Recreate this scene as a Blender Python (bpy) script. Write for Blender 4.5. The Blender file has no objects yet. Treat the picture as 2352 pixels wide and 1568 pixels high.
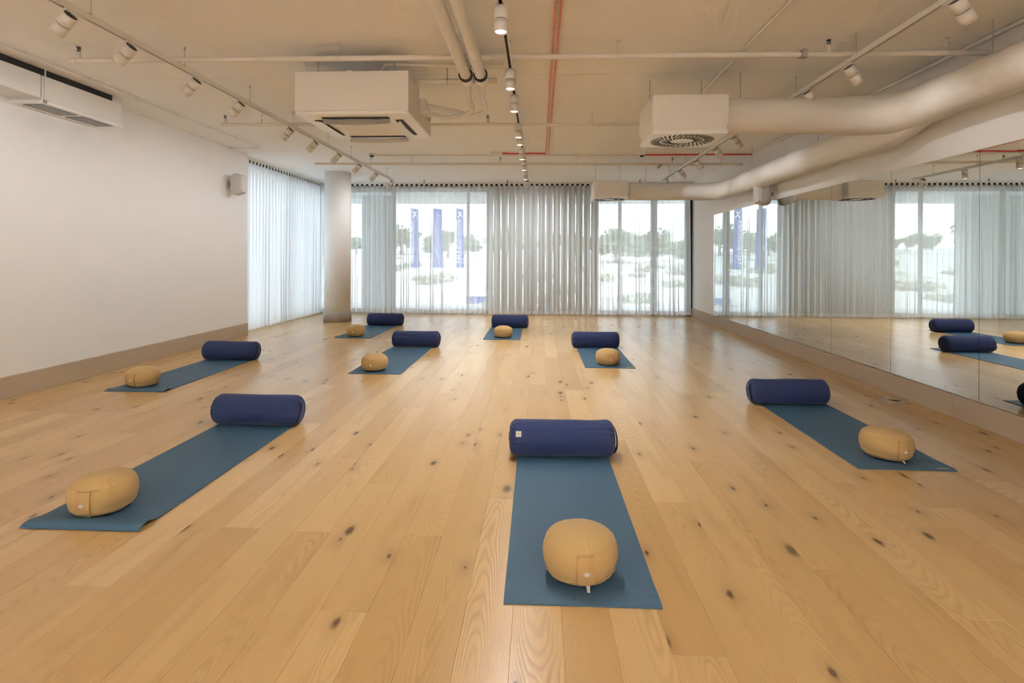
import bpy, math, random
from mathutils import Vector, Matrix, Euler, noise

random.seed(7)
PI = math.pi
S = bpy.context.scene
COL = S.collection

# ------------------------------------------------------------------ camera
CAM_H = 1.32
FPX = 1260.0
YAW = math.atan(61.0 / FPX)
ROLL = 0.0042
cam_data = bpy.data.cameras.new('camera')
cam_data.sensor_fit = 'HORIZONTAL'
cam_data.sensor_width = 36.0
cam_data.lens = FPX / 2352.0 * 36.0
cam_data.shift_x = 0.0
cam_data.shift_y = (591.7 - 784.0) / 2352.0
cam_data.clip_start = 0.05
cam_data.clip_end = 1000
cam = bpy.data.objects.new('camera', cam_data)
COL.objects.link(cam)
fw = Vector((-math.sin(YAW), math.cos(YAW), 0))
rt = Vector((math.cos(YAW), math.sin(YAW), 0))
up = Vector((0, 0, 1))
rr = rt * math.cos(ROLL) + up * math.sin(ROLL)
uu = -rt * math.sin(ROLL) + up * math.cos(ROLL)
m4 = Matrix.Identity(4)
for i in range(3):
    m4[i][0] = rr[i]; m4[i][1] = uu[i]; m4[i][2] = -fw[i]
m4[2][3] = CAM_H
cam.matrix_world = m4
S.camera = cam

# ------------------------------------------------------------------ sky, sun, exposure
world = bpy.data.worlds.new('sky')
S.world = world
world.use_nodes = True
wn = world.node_tree.nodes
wl = world.node_tree.links
bgn = wn['Background']
wtc = wn.new('ShaderNodeTexCoord')
wsep = wn.new('ShaderNodeSeparateXYZ'); wl.new(wtc.outputs['Generated'], wsep.inputs[0])
ramp = wn.new('ShaderNodeValToRGB')                       # hazy horizon up to a deeper blue
ramp.color_ramp.elements[0].position = 0.0; ramp.color_ramp.elements[0].color = (.80, .91, 1.0, 1)
ramp.color_ramp.elements[1].position = 1.0; ramp.color_ramp.elements[1].color = (.45, .63, .95, 1)
e = ramp.color_ramp.elements.new(.25); e.color = (.74, .86, 1.0, 1)
wl.new(wsep.outputs[2], ramp.inputs[0])
wmp = wn.new('ShaderNodeMapping'); wmp.inputs['Scale'].default_value = (1.0, 1.0, 3.2)
wl.new(wtc.outputs['Generated'], wmp.inputs[0])
wnz = wn.new('ShaderNodeTexNoise'); wnz.inputs['Scale'].default_value = 2.6; wnz.inputs['Detail'].default_value = 5.0
wl.new(wmp.outputs[0], wnz.inputs['Vector'])
wmr = wn.new('ShaderNodeMapRange'); wmr.inputs[1].default_value = .46; wmr.inputs[2].default_value = .72
wl.new(wnz.outputs[0], wmr.inputs[0])
wmx = wn.new('ShaderNodeMix'); wmx.data_type = 'RGBA'      # thin white clouds over the blue
wl.new(wmr.outputs[0], wmx.inputs[0]); wl.new(ramp.outputs[0], wmx.inputs[6])
wmx.inputs[7].default_value = (1.05, 1.05, 1.05, 1)
wl.new(wmx.outputs[2], bgn.inputs[0])
bgn.inputs[1].default_value = 2.6
sun_d = bpy.data.lights.new('sun', 'SUN')
sun_d.energy = 6.0
sun_d.angle = math.radians(0.6)
sun_d.color = (1.0, 0.95, 0.88)
sun = bpy.data.objects.new('sun', sun_d)
COL.objects.link(sun)
sun.rotation_euler = (math.radians(38), 0, math.radians(-20))   # from behind the building, high
FILL_LAMP_W = 215.0  # output of the fill spotlights added behind the viewer
LAMP_COL = (0.93, 0.967, 1.0)
S.view_settings.view_transform = 'Standard'
S.view_settings.look = 'None'
S.view_settings.gamma = 1.0
S.view_settings.use_curve_mapping = False
S.view_settings.exposure = 0.77
S.cycles.max_bounces = 8
S.cycles.diffuse_bounces = 5
S.cycles.use_light_tree = False
S.cycles.glossy_bounces = 3
S.cycles.transmission_bounces = 2
S.cycles.transparent_max_bounces = 12
S.cycles.use_adaptive_sampling = True
S.cycles.adaptive_threshold = 0.14
S.cycles.adaptive_min_samples = 20
S.cycles.sample_clamp_indirect = 6.0
S.cycles.caustics_reflective = False
S.cycles.caustics_refractive = False

# ------------------------------------------------------------------ mesh helpers
class MB:
    def __init__(s):
        s.v = []; s.f = []; s.sm = []; s.mi = []
    def add(s, vs, fs, smooth=False, mi=0):
        o = len(s.v)
        s.v += [tuple(p) for p in vs]
        for f in fs:
            s.f.append(tuple(i + o for i in f)); s.sm.append(smooth); s.mi.append(mi)
        return s
    def box(s, x0, x1, y0, y1, z0, z1, mi=0):
        vs = [(x, y, z) for z in (z0, z1) for y in (y0, y1) for x in (x0, x1)]
        return s.add(vs, [(0, 2, 3, 1), (4, 5, 7, 6), (0, 1, 5, 4), (2, 6, 7, 3), (0, 4, 6, 2), (1, 3, 7, 5)], False, mi)
    def chbox(s, x0, x1, y0, y1, z0, z1, c, mi=0):
        """box with chamfered edges on all sides"""
        def ring(z, i):
            a, b, d, e = x0 + i, x1 - i, y0 + i, y1 - i
            return [(a + c, d, z), (b - c, d, z), (b, d + c, z), (b, e - c, z), (b - c, e, z), (a + c, e, z), (a, e - c, z), (a, d + c, z)]
        vs = ring(z0, c) + ring(z0 + c, 0) + ring(z1 - c, 0) + ring(z1, c)
        fs = [tuple(range(7, -1, -1)), tuple(range(24, 32))]
        for k in range(3):
            for i in range(8):
                j = (i + 1) % 8
                fs.append((k * 8 + i, k * 8 + j, k * 8 + 8 + j, k * 8 + 8 + i))
        return s.add(vs, fs, False, mi)
    def tube(s, pts, r, n=12, caps=True, smooth=True, mi=0):
        pts = [Vector(p) for p in pts]
        rs = r if isinstance(r, (list, tuple)) else [r] * len(pts)
        t0 = (pts[1] - pts[0]).normalized()
        a = Vector((0, 0, 1)) if abs(t0.z) < .9 else Vector((1, 0, 0))
        u = t0.cross(a).normalized()
        vs = []
        for i, p in enumerate(pts):
            if i == 0: t = t0
            elif i == len(pts) - 1: t = (pts[i] - pts[i - 1]).normalized()
            else: t = ((pts[i + 1] - p).normalized() + (p - pts[i - 1]).normalized()).normalized()
            u = (u - t * u.dot(t)).normalized()
            w = t.cross(u)
            for k in range(n):
                an = 2 * PI * k / n
                vs.append(p + (u * math.cos(an) + w * math.sin(an)) * rs[i])
        fs = []
        for i in range(len(pts) - 1):
            for k in range(n):
                j = (k + 1) % n
                fs.append((i * n + k, i * n + j, i * n + n + j, i * n + n + k))
        s.add(vs, fs, smooth, mi)
        if caps:
            m = len(pts) - 1
            s.add([vs[k] for k in range(n)], [tuple(range(n - 1, -1, -1))], False, mi)
            s.add([vs[m * n + k] for k in range(n)], [tuple(range(n))], False, mi)
        return s
    def lathe(s, prof, n=48, fn=None, smooth=True, mi=0):
        """profile of (r, z) turned about z; fn(r, z, angle, i) may displace"""
        vs = []
        for i, (r, z) in enumerate(prof):
            for k in range(n):
                an = 2 * PI * k / n
                r2, z2 = fn(r, z, an, i) if fn else (r, z)
                vs.append((r2 * math.cos(an), r2 * math.sin(an), z2))
        fs = []
        for i in range(len(prof) - 1):
            for k in range(n):
                j = (k + 1) % n
                fs.append((i * n + k, i * n + j, i * n + n + j, i * n + n + k))
        fs.append(tuple(range(n - 1, -1, -1)))
        fs.append(tuple((len(prof) - 1) * n + k for k in range(n)))
        return s.add(vs, fs, smooth, mi)
    def grid(s, fn, nu, nv, smooth=True, mi=0, flip=False):
        vs = [fn(i / nu, j / nv) for j in range(nv + 1) for i in range(nu + 1)]
        fs = []
        for j in range(nv):
            for i in range(nu):
                a = j * (nu + 1) + i
                q = (a, a + 1, a + nu + 2, a + nu + 1)
                fs.append(q[::-1] if flip else q)
        return s.add(vs, fs, smooth, mi)
    def xf(s, mat):
        s.v = [tuple(mat @ Vector(p)) for p in s.v]
        return s
    def mesh(s, name, mats):
        me = bpy.data.meshes.new(name)
        me.from_pydata(s.v, [], s.f)
        me.polygons.foreach_set('use_smooth', s.sm)
        if not isinstance(mats, (list, tuple)): mats = [mats]
        for m in mats: me.materials.append(m)
        if len(mats) > 1: me.polygons.foreach_set('material_index', s.mi)
        me.update()
        return me
    def build(s, name, mats, parent=None, world=True, me=None):
        """one mesh object; coordinates are the world's (world=True) or the parent's own"""
        if world and parent is not None:
            l = parent.location
            s.v = [(a - l[0], b - l[1], c - l[2]) for a, b, c in s.v]
        o = bpy.data.objects.new(name, s.mesh(name, mats))
        COL.objects.link(o)
        if parent is not None: o.parent = parent
        return o

def tag(o, label, cat=None, group=None, kind=None):
    if label: o['label'] = label
    if cat: o['category'] = cat
    if group: o['group'] = group
    if kind: o['kind'] = kind
    return o

def thing(name, label, cat, loc=(0, 0, 0), rotz=0, group=None):
    o = bpy.data.objects.new(name, None)
    o.empty_display_size = .1
    COL.objects.link(o)
    o.location = loc; o.rotation_euler = (0, 0, rotz)
    return tag(o, label, cat, group)

def struct(name, mb, mat, label=None):
    o = mb.build(name, mat)
    o['kind'] = 'structure'
    if label: o['label'] = label
    return o

def copy_tree(o, parent=None):
    c = o.copy(); COL.objects.link(c); c.parent = parent
    for ch in list(o.children): copy_tree(ch, c)
    return c

def inst(name, me, parent, loc=(0, 0, 0), rot=(0, 0, 0), scale=(1, 1, 1)):
    o = bpy.data.objects.new(name, me)
    COL.objects.link(o)
    o.parent = parent
    o.location = loc; o.rotation_euler = rot; o.scale = scale
    return o

def arc(c, r, a0, a1, n, plane='xy', z=0):
    out = []
    for i in range(n + 1):
        a = a0 + (a1 - a0) * i / n
        out.append((c[0] + r * math.cos(a), c[1] + r * math.sin(a), z))
    return out

ORD = ['first', 'second', 'third', 'fourth', 'fifth', 'sixth', 'seventh', 'eighth', 'ninth', 'tenth', 'eleventh', 'twelfth']

# ------------------------------------------------------------------ materials
def new_mat(name):
    m = bpy.data.materials.new(name); m.use_nodes = True
    nt = m.node_tree
    return m, nt, nt.nodes['Principled BSDF']

def nd(nt, typ, **kw):
    n = nt.nodes.new(typ)
    for k, v in kw.items():
        if k.startswith('i_'):
            n.inputs[k[2:].replace('_', ' ')].default_value = v
        else: setattr(n, k, v)
    return n

def math_n(nt, op, a, b=None, clamp=False):
    n = nt.nodes.new('ShaderNodeMath'); n.operation = op; n.use_clamp = clamp
    for i, x in enumerate((a, b)):
        if x is None: continue
        if isinstance(x, (int, float)): n.inputs[i].default_value = x
        else: nt.links.new(x, n.inputs[i])
    return n.outputs[0]

def mixc(nt, fac, a, b, mode='MIX'):
    n = nt.nodes.new('ShaderNodeMix'); n.data_type = 'RGBA'; n.blend_type = mode
    for idx, x in ((0, fac), (6, a), (7, b)):
        if isinstance(x, (int, float)): n.inputs[idx].default_value = x
        elif isinstance(x, tuple): n.inputs[idx].default_value = x if len(x) == 4 else x + (1,)
        else: nt.links.new(x, n.inputs[idx])
    return n.outputs[2]

def simple(name, col, rough=.5, metal=0, spec=.5, bump=None, var=None, coat=0, sheen=0):
    """bump=(scale, strength[, stretch xyz]); var=(scale, amount)"""
    m, nt, p = new_mat(name)
    p.inputs['Base Color'].default_value = col + (1,)
    p.inputs['Roughness'].default_value = rough
    p.inputs['Metallic'].default_value = metal
    p.inputs['Specular IOR Level'].default_value = spec
    if coat: p.inputs['Coat Weight'].default_value = coat
    if sheen:
        p.inputs['Sheen Weight'].default_value = sheen
        p.inputs['Sheen Roughness'].default_value = .5
    if bump or var:
        g = nt.nodes.new('ShaderNodeNewGeometry')
        src = g.outputs['Position']
        if bump:
            s = src
            if len(bump) > 2:
                mp = nd(nt, 'ShaderNodeMapping'); mp.inputs['Scale'].default_value = bump[2]
                nt.links.new(s, mp.inputs[0]); s = mp.outputs[0]
            n = nd(nt, 'ShaderNodeTexNoise', i_Scale=bump[0], i_Detail=3.0)
            nt.links.new(s, n.inputs['Vector'])
            b = nd(nt, 'ShaderNodeBump', i_Strength=bump[1], i_Distance=.01)
            nt.links.new(n.outputs[0], b.inputs['Height'])
            nt.links.new(b.outputs[0], p.inputs['Normal'])
        if var:
            n = nd(nt, 'ShaderNodeTexNoise', i_Scale=var[0], i_Detail=4.0)
            nt.links.new(src, n.inputs['Vector'])
            dark = tuple(c * (1 - var[1]) for c in col)
            light = tuple(min(1, c * (1 + var[1])) for c in col)
            nt.links.new(mixc(nt, n.outputs[0], dark, light), p.inputs['Base Color'])
    return m

def wood_floor():
    m, nt, p = new_mat('oak_planks')
    tc = nd(nt, 'ShaderNodeTexCoord'); oi = nd(nt, 'ShaderNodeObjectInfo')
    rnd = oi.outputs['Random']
    cmb = nd(nt, 'ShaderNodeCombineXYZ')
    nt.links.new(math_n(nt, 'MULTIPLY', rnd, 41.0), cmb.inputs[0])
    nt.links.new(math_n(nt, 'MULTIPLY', rnd, 173.0), cmb.inputs[1])
    nt.links.new(math_n(nt, 'MULTIPLY', rnd, 29.0), cmb.inputs[2])
    add = nd(nt, 'ShaderNodeVectorMath', operation='ADD')
    nt.links.new(tc.outputs['Object'], add.inputs[0]); nt.links.new(cmb.outputs[0], add.inputs[1])
    P = add.outputs[0]
    def mapped(sc):
        mp = nd(nt, 'ShaderNodeMapping'); mp.inputs['Scale'].default_value = sc
        nt.links.new(P, mp.inputs[0]); return mp.outputs[0]
    # knots first: they bend the grain around themselves
    vo = nd(nt, 'ShaderNodeTexVoronoi', voronoi_dimensions='2D', i_Scale=1.0, i_Randomness=1.0)
    nt.links.new(mapped((4.6, 2.1, 1.0)), vo.inputs['Vector'])
    sepc = nd(nt, 'ShaderNodeSeparateColor'); nt.links.new(vo.outputs['Color'], sepc.inputs[0])
    gate = math_n(nt, 'GREATER_THAN', sepc.outputs[0], .64)
    near = nd(nt, 'ShaderNodeMapRange'); near.clamp = True
    for i, v in ((1, .0), (2, .42), (3, 1.0), (4, 0.0)): near.inputs[i].default_value = v
    nt.links.new(vo.outputs['Distance'], near.inputs[0])
    halo = math_n(nt, 'MULTIPLY', math_n(nt, 'POWER', near.outputs[0], 3.0), gate)
    # cathedral grain: growth rings of a log whose axis runs slightly out of the board
    wn_ = nd(nt, 'ShaderNodeTexWhiteNoise', noise_dimensions='1D'); nt.links.new(rnd, wn_.inputs['W'])
    wsp = nd(nt, 'ShaderNodeSeparateColor'); nt.links.new(wn_.outputs['Color'], wsp.inputs[0])
    ra, rb, rc = wsp.outputs[0], wsp.outputs[1], wsp.outputs[2]
    lsp = nd(nt, 'ShaderNodeSeparateXYZ'); nt.links.new(tc.outputs['Object'], lsp.inputs[0])
    n1 = nd(nt, 'ShaderNodeTexNoise', i_Scale=1.0, i_Detail=2.0, i_Roughness=.5)
    nt.links.new(mapped((7.0, 1.5, 3.0)), n1.inputs['Vector'])
    nlow = nd(nt, 'ShaderNodeTexNoise', i_Scale=1.0, i_Detail=1.0)
    nt.links.new(mapped((.4, 1.1, 1.0)), nlow.inputs['Vector'])
    lx = math_n(nt, 'SUBTRACT', lsp.outputs[0], math_n(nt, 'MULTIPLY', math_n(nt, 'SUBTRACT', ra, .5), .14))
    lx = math_n(nt, 'ADD', lx, math_n(nt, 'MULTIPLY', math_n(nt, 'SUBTRACT', nlow.outputs[0], .5), .10))
    ly = math_n(nt, 'MULTIPLY', lsp.outputs[1], math_n(nt, 'MULTIPLY', math_n(nt, 'SUBTRACT', rb, .5), .22))
    ly = math_n(nt, 'ADD', ly, math_n(nt, 'MULTIPLY', math_n(nt, 'SUBTRACT', rc, .5), .16))
    ly = math_n(nt, 'ADD', ly, math_n(nt, 'MULTIPLY', math_n(nt, 'SUBTRACT', n1.outputs[0], .5), .055))
    rr0 = math_n(nt, 'SQRT', math_n(nt, 'ADD', math_n(nt, 'MULTIPLY', lx, lx), math_n(nt, 'MULTIPLY', ly, ly)))
    rr0 = math_n(nt, 'ADD', rr0, math_n(nt, 'MULTIPLY', halo, .012))
    ring = math_n(nt, 'SINE', math_n(nt, 'MULTIPLY', rr0, 780.0))
    ringl = math_n(nt, 'POWER', math_n(nt, 'MULTIPLY_ADD', ring, .5), 2.2)
    mad = ringl.node.inputs[0].links[0].from_node; mad.inputs[2].default_value = .5
    # only part of each board shows strong figure
    n2 = nd(nt, 'ShaderNodeTexNoise', i_Scale=1.0, i_Detail=1.0)
    nt.links.new(mapped((6.0, .8, 1.0)), n2.inputs['Vector'])
    figm = nd(nt, 'ShaderNodeMapRange'); figm.clamp = True
    for i, v in ((1, .42), (2, .62), (3, .25), (4, 1.0)): figm.inputs[i].default_value = v
    nt.links.new(n2.outputs[0], figm.inputs[0])
    fig = math_n(nt, 'MULTIPLY', ringl, figm.outputs[0])
    # fine pores
    n3 = nd(nt, 'ShaderNodeTexNoise', i_Scale=1.0, i_Detail=3.0, i_Roughness=.7)
    nt.links.new(mapped((190.0, 3.0, 1.0)), n3.inputs['Vector'])
    # soft brown streaks
    n4 = nd(nt, 'ShaderNodeTexNoise', i_Scale=1.0, i_Detail=2.0)
    nt.links.new(mapped((11.0, 1.3, 1.0)), n4.inputs['Vector'])
    st = nd(nt, 'ShaderNodeMapRange'); st.clamp = True
    for i, v in ((1, .56), (2, .8), (3, .0), (4, 1.0)): st.inputs[i].default_value = v
    nt.links.new(n4.outputs[0], st.inputs[0])
    light = (.645, .420, .188); mid = (.525, .316, .127); dark = (.340, .185, .070)
    c = mixc(nt, rc, mid, light)
    c = mixc(nt, math_n(nt, 'MULTIPLY', n3.outputs[0], .07), c, (.78, .53, .26))
    c = mixc(nt, math_n(nt, 'MULTIPLY', fig, .30), c, dark)
    c = mixc(nt, math_n(nt, 'MULTIPLY', st.outputs[0], .35), c, dark)
    c = mixc(nt, math_n(nt, 'MULTIPLY', halo, .62), c, (.30, .175, .08))
    core = nd(nt, 'ShaderNodeMapRange'); core.clamp = True
    for i, v in ((1, .03), (2, .085), (3, 1.0), (4, 0.0)): core.inputs[i].default_value = v
    nz = nd(nt, 'ShaderNodeTexNoise', i_Scale=1.0, i_Detail=2.0)
    nt.links.new(mapped((40.0, 24.0, 1.0)), nz.inputs['Vector'])
    dd = math_n(nt, 'ADD', vo.outputs['Distance'], math_n(nt, 'MULTIPLY', math_n(nt, 'SUBTRACT', nz.outputs[0], .5), .11))
    dd = math_n(nt, 'MULTIPLY', dd, math_n(nt, 'ADD', math_n(nt, 'MULTIPLY', sepc.outputs[1], 1.9), .55))
    nt.links.new(dd, core.inputs[0])
    c = mixc(nt, math_n(nt, 'MULTIPLY', math_n(nt, 'MULTIPLY', core.outputs[0], gate), .75), c, (.045, .026, .014))
    nt.links.new(c, p.inputs['Base Color'])
    rg = math_n(nt, 'MULTIPLY_ADD', n3.outputs[0], .12); rg.node.inputs[2].default_value = .19
    nt.links.new(rg, p.inputs['Roughness'])
    p.inputs['Specular IOR Level'].default_value = .5
    b = nd(nt, 'ShaderNodeBump', i_Strength=.06, i_Distance=.003)
    hh = math_n(nt, 'SUBTRACT', math_n(nt, 'MULTIPLY', n3.outputs[0], .15), fig)
    nt.links.new(hh, b.inputs['Height']); nt.links.new(b.outputs[0], p.inputs['Normal'])
    return m

def washed_wood(name, col):
    m, nt, p = new_mat(name)
    g = nd(nt, 'ShaderNodeNewGeometry')
    mp = nd(nt, 'ShaderNodeMapping'); mp.inputs['Scale'].default_value = (3, 3, 140)
    nt.links.new(g.outputs['Position'], mp.inputs[0])
    n = nd(nt, 'ShaderNodeTexNoise', i_Scale=1.0, i_Detail=4.0, i_Roughness=.65)
    nt.links.new(mp.outputs[0], n.inputs['Vector'])
    oi = nd(nt, 'ShaderNodeObjectInfo')
    a = tuple(c * .80 for c in col); b = tuple(min(1, c * 1.18) for c in col)
    c1 = mixc(nt, n.outputs[0], a, b)
    c2 = mixc(nt, math_n(nt, 'MULTIPLY', oi.outputs['Random'], .18), c1, tuple(c * .72 for c in col))
    nt.links.new(c2, p.inputs['Base Color'])
    p.inputs['Roughness'].default_value = .5
    p.inputs['Specular IOR Level'].default_value = .35
    return m

def sheer(name, fac, col=(.97, .97, .965)):
    m = bpy.data.materials.new(name); m.use_nodes = True
    nt = m.node_tree; nt.nodes.clear()
    out = nd(nt, 'ShaderNodeOutputMaterial')
    tr = nd(nt, 'ShaderNodeBsdfTransparent')
    di = nd(nt, 'ShaderNodeBsdfDiffuse'); di.inputs[0].default_value = col + (1,)
    tl = nd(nt, 'ShaderNodeBsdfTranslucent'); tl.inputs[0].default_value = col + (1,)
    m1 = nd(nt, 'ShaderNodeMixShader'); m1.inputs[0].default_value = .5
    nt.links.new(di.outputs[0], m1.inputs[1]); nt.links.new(tl.outputs[0], m1.inputs[2])
    m2 = nd(nt, 'ShaderNodeMixShader'); m2.inputs[0].default_value = fac
    nt.links.new(tr.outputs[0], m2.inputs[1]); nt.links.new(m1.outputs[0], m2.inputs[2])
    nt.links.new(m2.outputs[0], out.inputs[0])
    return m

def pane_glass():
    m = bpy.data.materials.new('window_glass'); m.use_nodes = True
    nt = m.node_tree; nt.nodes.clear()
    out = nd(nt, 'ShaderNodeOutputMaterial')
    tr = nd(nt, 'ShaderNodeBsdfTransparent'); tr.inputs[0].default_value = (.95, .98, .97, 1)
    gl = nd(nt, 'ShaderNodeBsdfGlossy'); gl.inputs['Roughness'].default_value = .0
    fr = nd(nt, 'ShaderNodeFresnel'); fr.inputs[0].default_value = 1.35
    mx = nd(nt, 'ShaderNodeMixShader')
    nt.links.new(fr.outputs[0], mx.inputs[0]); nt.links.new(tr.outputs[0], mx.inputs[1]); nt.links.new(gl.outputs[0], mx.inputs[2])
    nt.links.new(mx.outputs[0], out.inputs[0])
    return m

def emit(name, col, st):
    m, nt, p = new_mat(name)
    p.inputs['Base Color'].default_value = (.8, .8, .8, 1)
    p.inputs['Emission Color'].default_value = col + (1,)
    p.inputs['Emission Strength'].default_value = st
    return m

def sand_mat():
    m, nt, p = new_mat('pale_sand')
    g = nd(nt, 'ShaderNodeNewGeometry')
    n = nd(nt, 'ShaderNodeTexNoise', i_Scale=.16, i_Detail=6.0, i_Roughness=.62)
    nt.links.new(g.outputs['Position'], n.inputs['Vector'])
    r = nd(nt, 'ShaderNodeMapRange'); r.clamp = True
    for i, v in ((1, .5), (2, .66), (3, 0.0), (4, 1.0)): r.inputs[i].default_value = v
    nt.links.new(n.outputs[0], r.inputs[0])
    n2 = nd(nt, 'ShaderNodeTexNoise', i_Scale=1.7, i_Detail=5.0, i_Roughness=.7)
    nt.links.new(g.outputs['Position'], n2.inputs['Vector'])
    c = mixc(nt, n2.outputs[0], (.60, .54, .44), (.84, .80, .72))
    c = mixc(nt, math_n(nt, 'MULTIPLY', r.outputs[0], .75), c, (.36, .36, .24))
    nt.links.new(c, p.inputs['Base Color']); p.inputs['Roughness'].default_value = .95
    return m

M = dict(
    wall=simple('white_wall_paint', (.86, .845, .825), .75, spec=.2, bump=(60, .04)),
    ceil=simple('painted_concrete', (.90, .885, .865), .8, spec=.2, bump=(3.0, .10), var=(1.2, .03)),
    floor=wood_floor(),
    base=washed_wood('washed_oak_baseboard', (.50, .395, .285)),
    colbase=washed_wood('grey_column_base', (.40, .345, .30)),
    white=simple('white_enamel', (.80, .785, .755), .4),
    pipe=simple('cream_pipe_paint', (.74, .69, .62), .5, bump=(30, .05)),
    wrap=simple('white_pipe_wrap', (.82, .80, .77), .45, bump=(14, .12)),
    duct=simple('painted_duct_wrap', (.84, .79, .73), .62, bump=(16, .35)),
    ductw=simple('rough_duct_wrap', (.90, .88, .85), .66, bump=(26, .55)),
    spot=simple('lamp_enamel', (.76, .72, .67), .45),
    black=simple('black_gap', (.012, .012, .013), .6),
    dark=simple('dark_plastic', (.035, .036, .04), .5),
    rubber=simple('black_foam', (.03, .03, .032), .8),
    fins=simple('heat_sink_metal', (.16, .16, .165), .35, metal=.8),
    steel=simple('zinc_steel', (.50, .49, .47), .38, metal=.9),
    brushed=simple('brushed_steel', (.62, .60, .57), .3, metal=.95, bump=(60, .05, (1, 12, 1))),
    brass=simple('brass_lid', (.72, .58, .36), .25, metal=.95),
    copper=simple('salmon_conduit', (.78, .24, .15), .45),
    red=simple('red_cable', (.62, .02, .03), .4),
    frame=simple('grey_window_frame', (.33, .36, .37), .5),
    slat=simple('grey_louvre', (.70, .71, .69), .6),
    glass=pane_glass(),
    sheer=sheer('sheer_voile', .74),
    hem=sheer('voile_hem', .88),
    mat=None, bolster=None, zafu=None,
    emblem=simple('white_print', (.90, .87, .84), .7),
    tagm=simple('woven_tag', (.80, .74, .64), .8),
    tagp=simple('tag_print', (.45, .36, .27), .8),
    patch=simple('tan_patch', (.55, .40, .17), .7),
    patchp=simple('patch_print', (.28, .19, .06), .7),
    spk=simple('speaker_shell', (.60, .575, .545), .5),
    spkg=simple('speaker_cloth', (.66, .65, .64), .75, bump=(400, .2)),
    acw=simple('ac_white_plastic', (.94, .94, .935), .35),
    acs=simple('ac_sheet_metal', (.76, .71, .645), .42),
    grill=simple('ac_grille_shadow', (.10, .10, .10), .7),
    flap=simple('ac_grey_flap', (.30, .31, .31), .5),
    fan=simple('foil_cover', (.78, .76, .73), .5, bump=(12, .25, (1, 14, .4))),
    conc=simple('white_concrete', (.86, .86, .85), .85, bump=(8, .2)),
    terr=simple('terrace_stone', (.80, .81, .81), .8, var=(1.5, .05)),
    brick=simple('whitewashed_brick', (.62, .625, .60), .85, bump=(30, .5), var=(6, .08)),
    mortar=simple('mortar', (.48, .48, .46), .95),
    sand=sand_mat(),
    leaf=simple('tree_leaf', (.24, .28, .17), .8, var=(.35, .35)),
    scrub=simple('dry_scrub', (.46, .45, .32), .9, var=(.8, .25)),
    bark=simple('bark', (.20, .15, .11), .9),
    flag=simple('flag_cloth', (.055, .085, .33), .8),
    flagw=simple('flag_print', (.88, .88, .90), .8),
    pole=simple('flag_pole', (.82, .83, .84), .4),
    bluesign=simple('blue_sign', (.06, .09, .30), .6),
    lamp=emit('lamp_lens', (1.0, .95, .88), 1.0),
    lampdim=emit('lamp_lens_soft', (1.0, .86, .68), 2.0),
)

def fabric(name, col, weave=900, bump=.15, rough=.85, sheen=.25, crease=0, var=.10, spec=.25):
    m, nt, p = new_mat(name)
    tc = nd(nt, 'ShaderNodeTexCoord')
    n = nd(nt, 'ShaderNodeTexNoise', i_Scale=weave, i_Detail=2.0)
    nt.links.new(tc.outputs['Object'], n.inputs['Vector'])
    n2 = nd(nt, 'ShaderNodeTexNoise', i_Scale=9.0, i_Detail=3.0)
    nt.links.new(tc.outputs['Object'], n2.inputs['Vector'])
    a = tuple(c * (1 - var) for c in col); b = tuple(min(1, c * (1 + var)) for c in col)
    nt.links.new(mixc(nt, n.outputs[0], a, b), p.inputs['Base Color'])
    h = n.outputs[0]
    if crease: h = math_n(nt, 'ADD', math_n(nt, 'MULTIPLY', n2.outputs[0], crease), n.outputs[0])
    bp = nd(nt, 'ShaderNodeBump', i_Strength=bump, i_Distance=.002)
    nt.links.new(h, bp.inputs['Height']); nt.links.new(bp.outputs[0], p.inputs['Normal'])
    p.inputs['Roughness'].default_value = rough
    p.inputs['Specular IOR Level'].default_value = spec
    if sheen:
        p.inputs['Sheen Weight'].default_value = sheen
        p.inputs['Sheen Roughness'].default_value = .4
    return m
M['mat'] = fabric('mat_rubber', (.043, .100, .155), weave=330, bump=.5, rough=.52, sheen=0, var=.22, spec=.4)
M['bolster'] = fabric('navy_cotton', (.024, .034, .098), weave=700, bump=.12, sheen=.15, crease=2.5)
M['zafus'] = fabric('mustard_strap', (.46, .29, .112), weave=700, bump=.12, sheen=.1, crease=3.0, var=.05)
M['zafu'] = fabric('mustard_cotton', (.50, .325, .132), weave=700, bump=.12, sheen=.15, crease=2.5, var=.05)

# ------------------------------------------------------------------ room shell
XL, XR, YB, ZC = -4.90, 3.50, 12.85, 3.05
YN = -3.2

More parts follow.
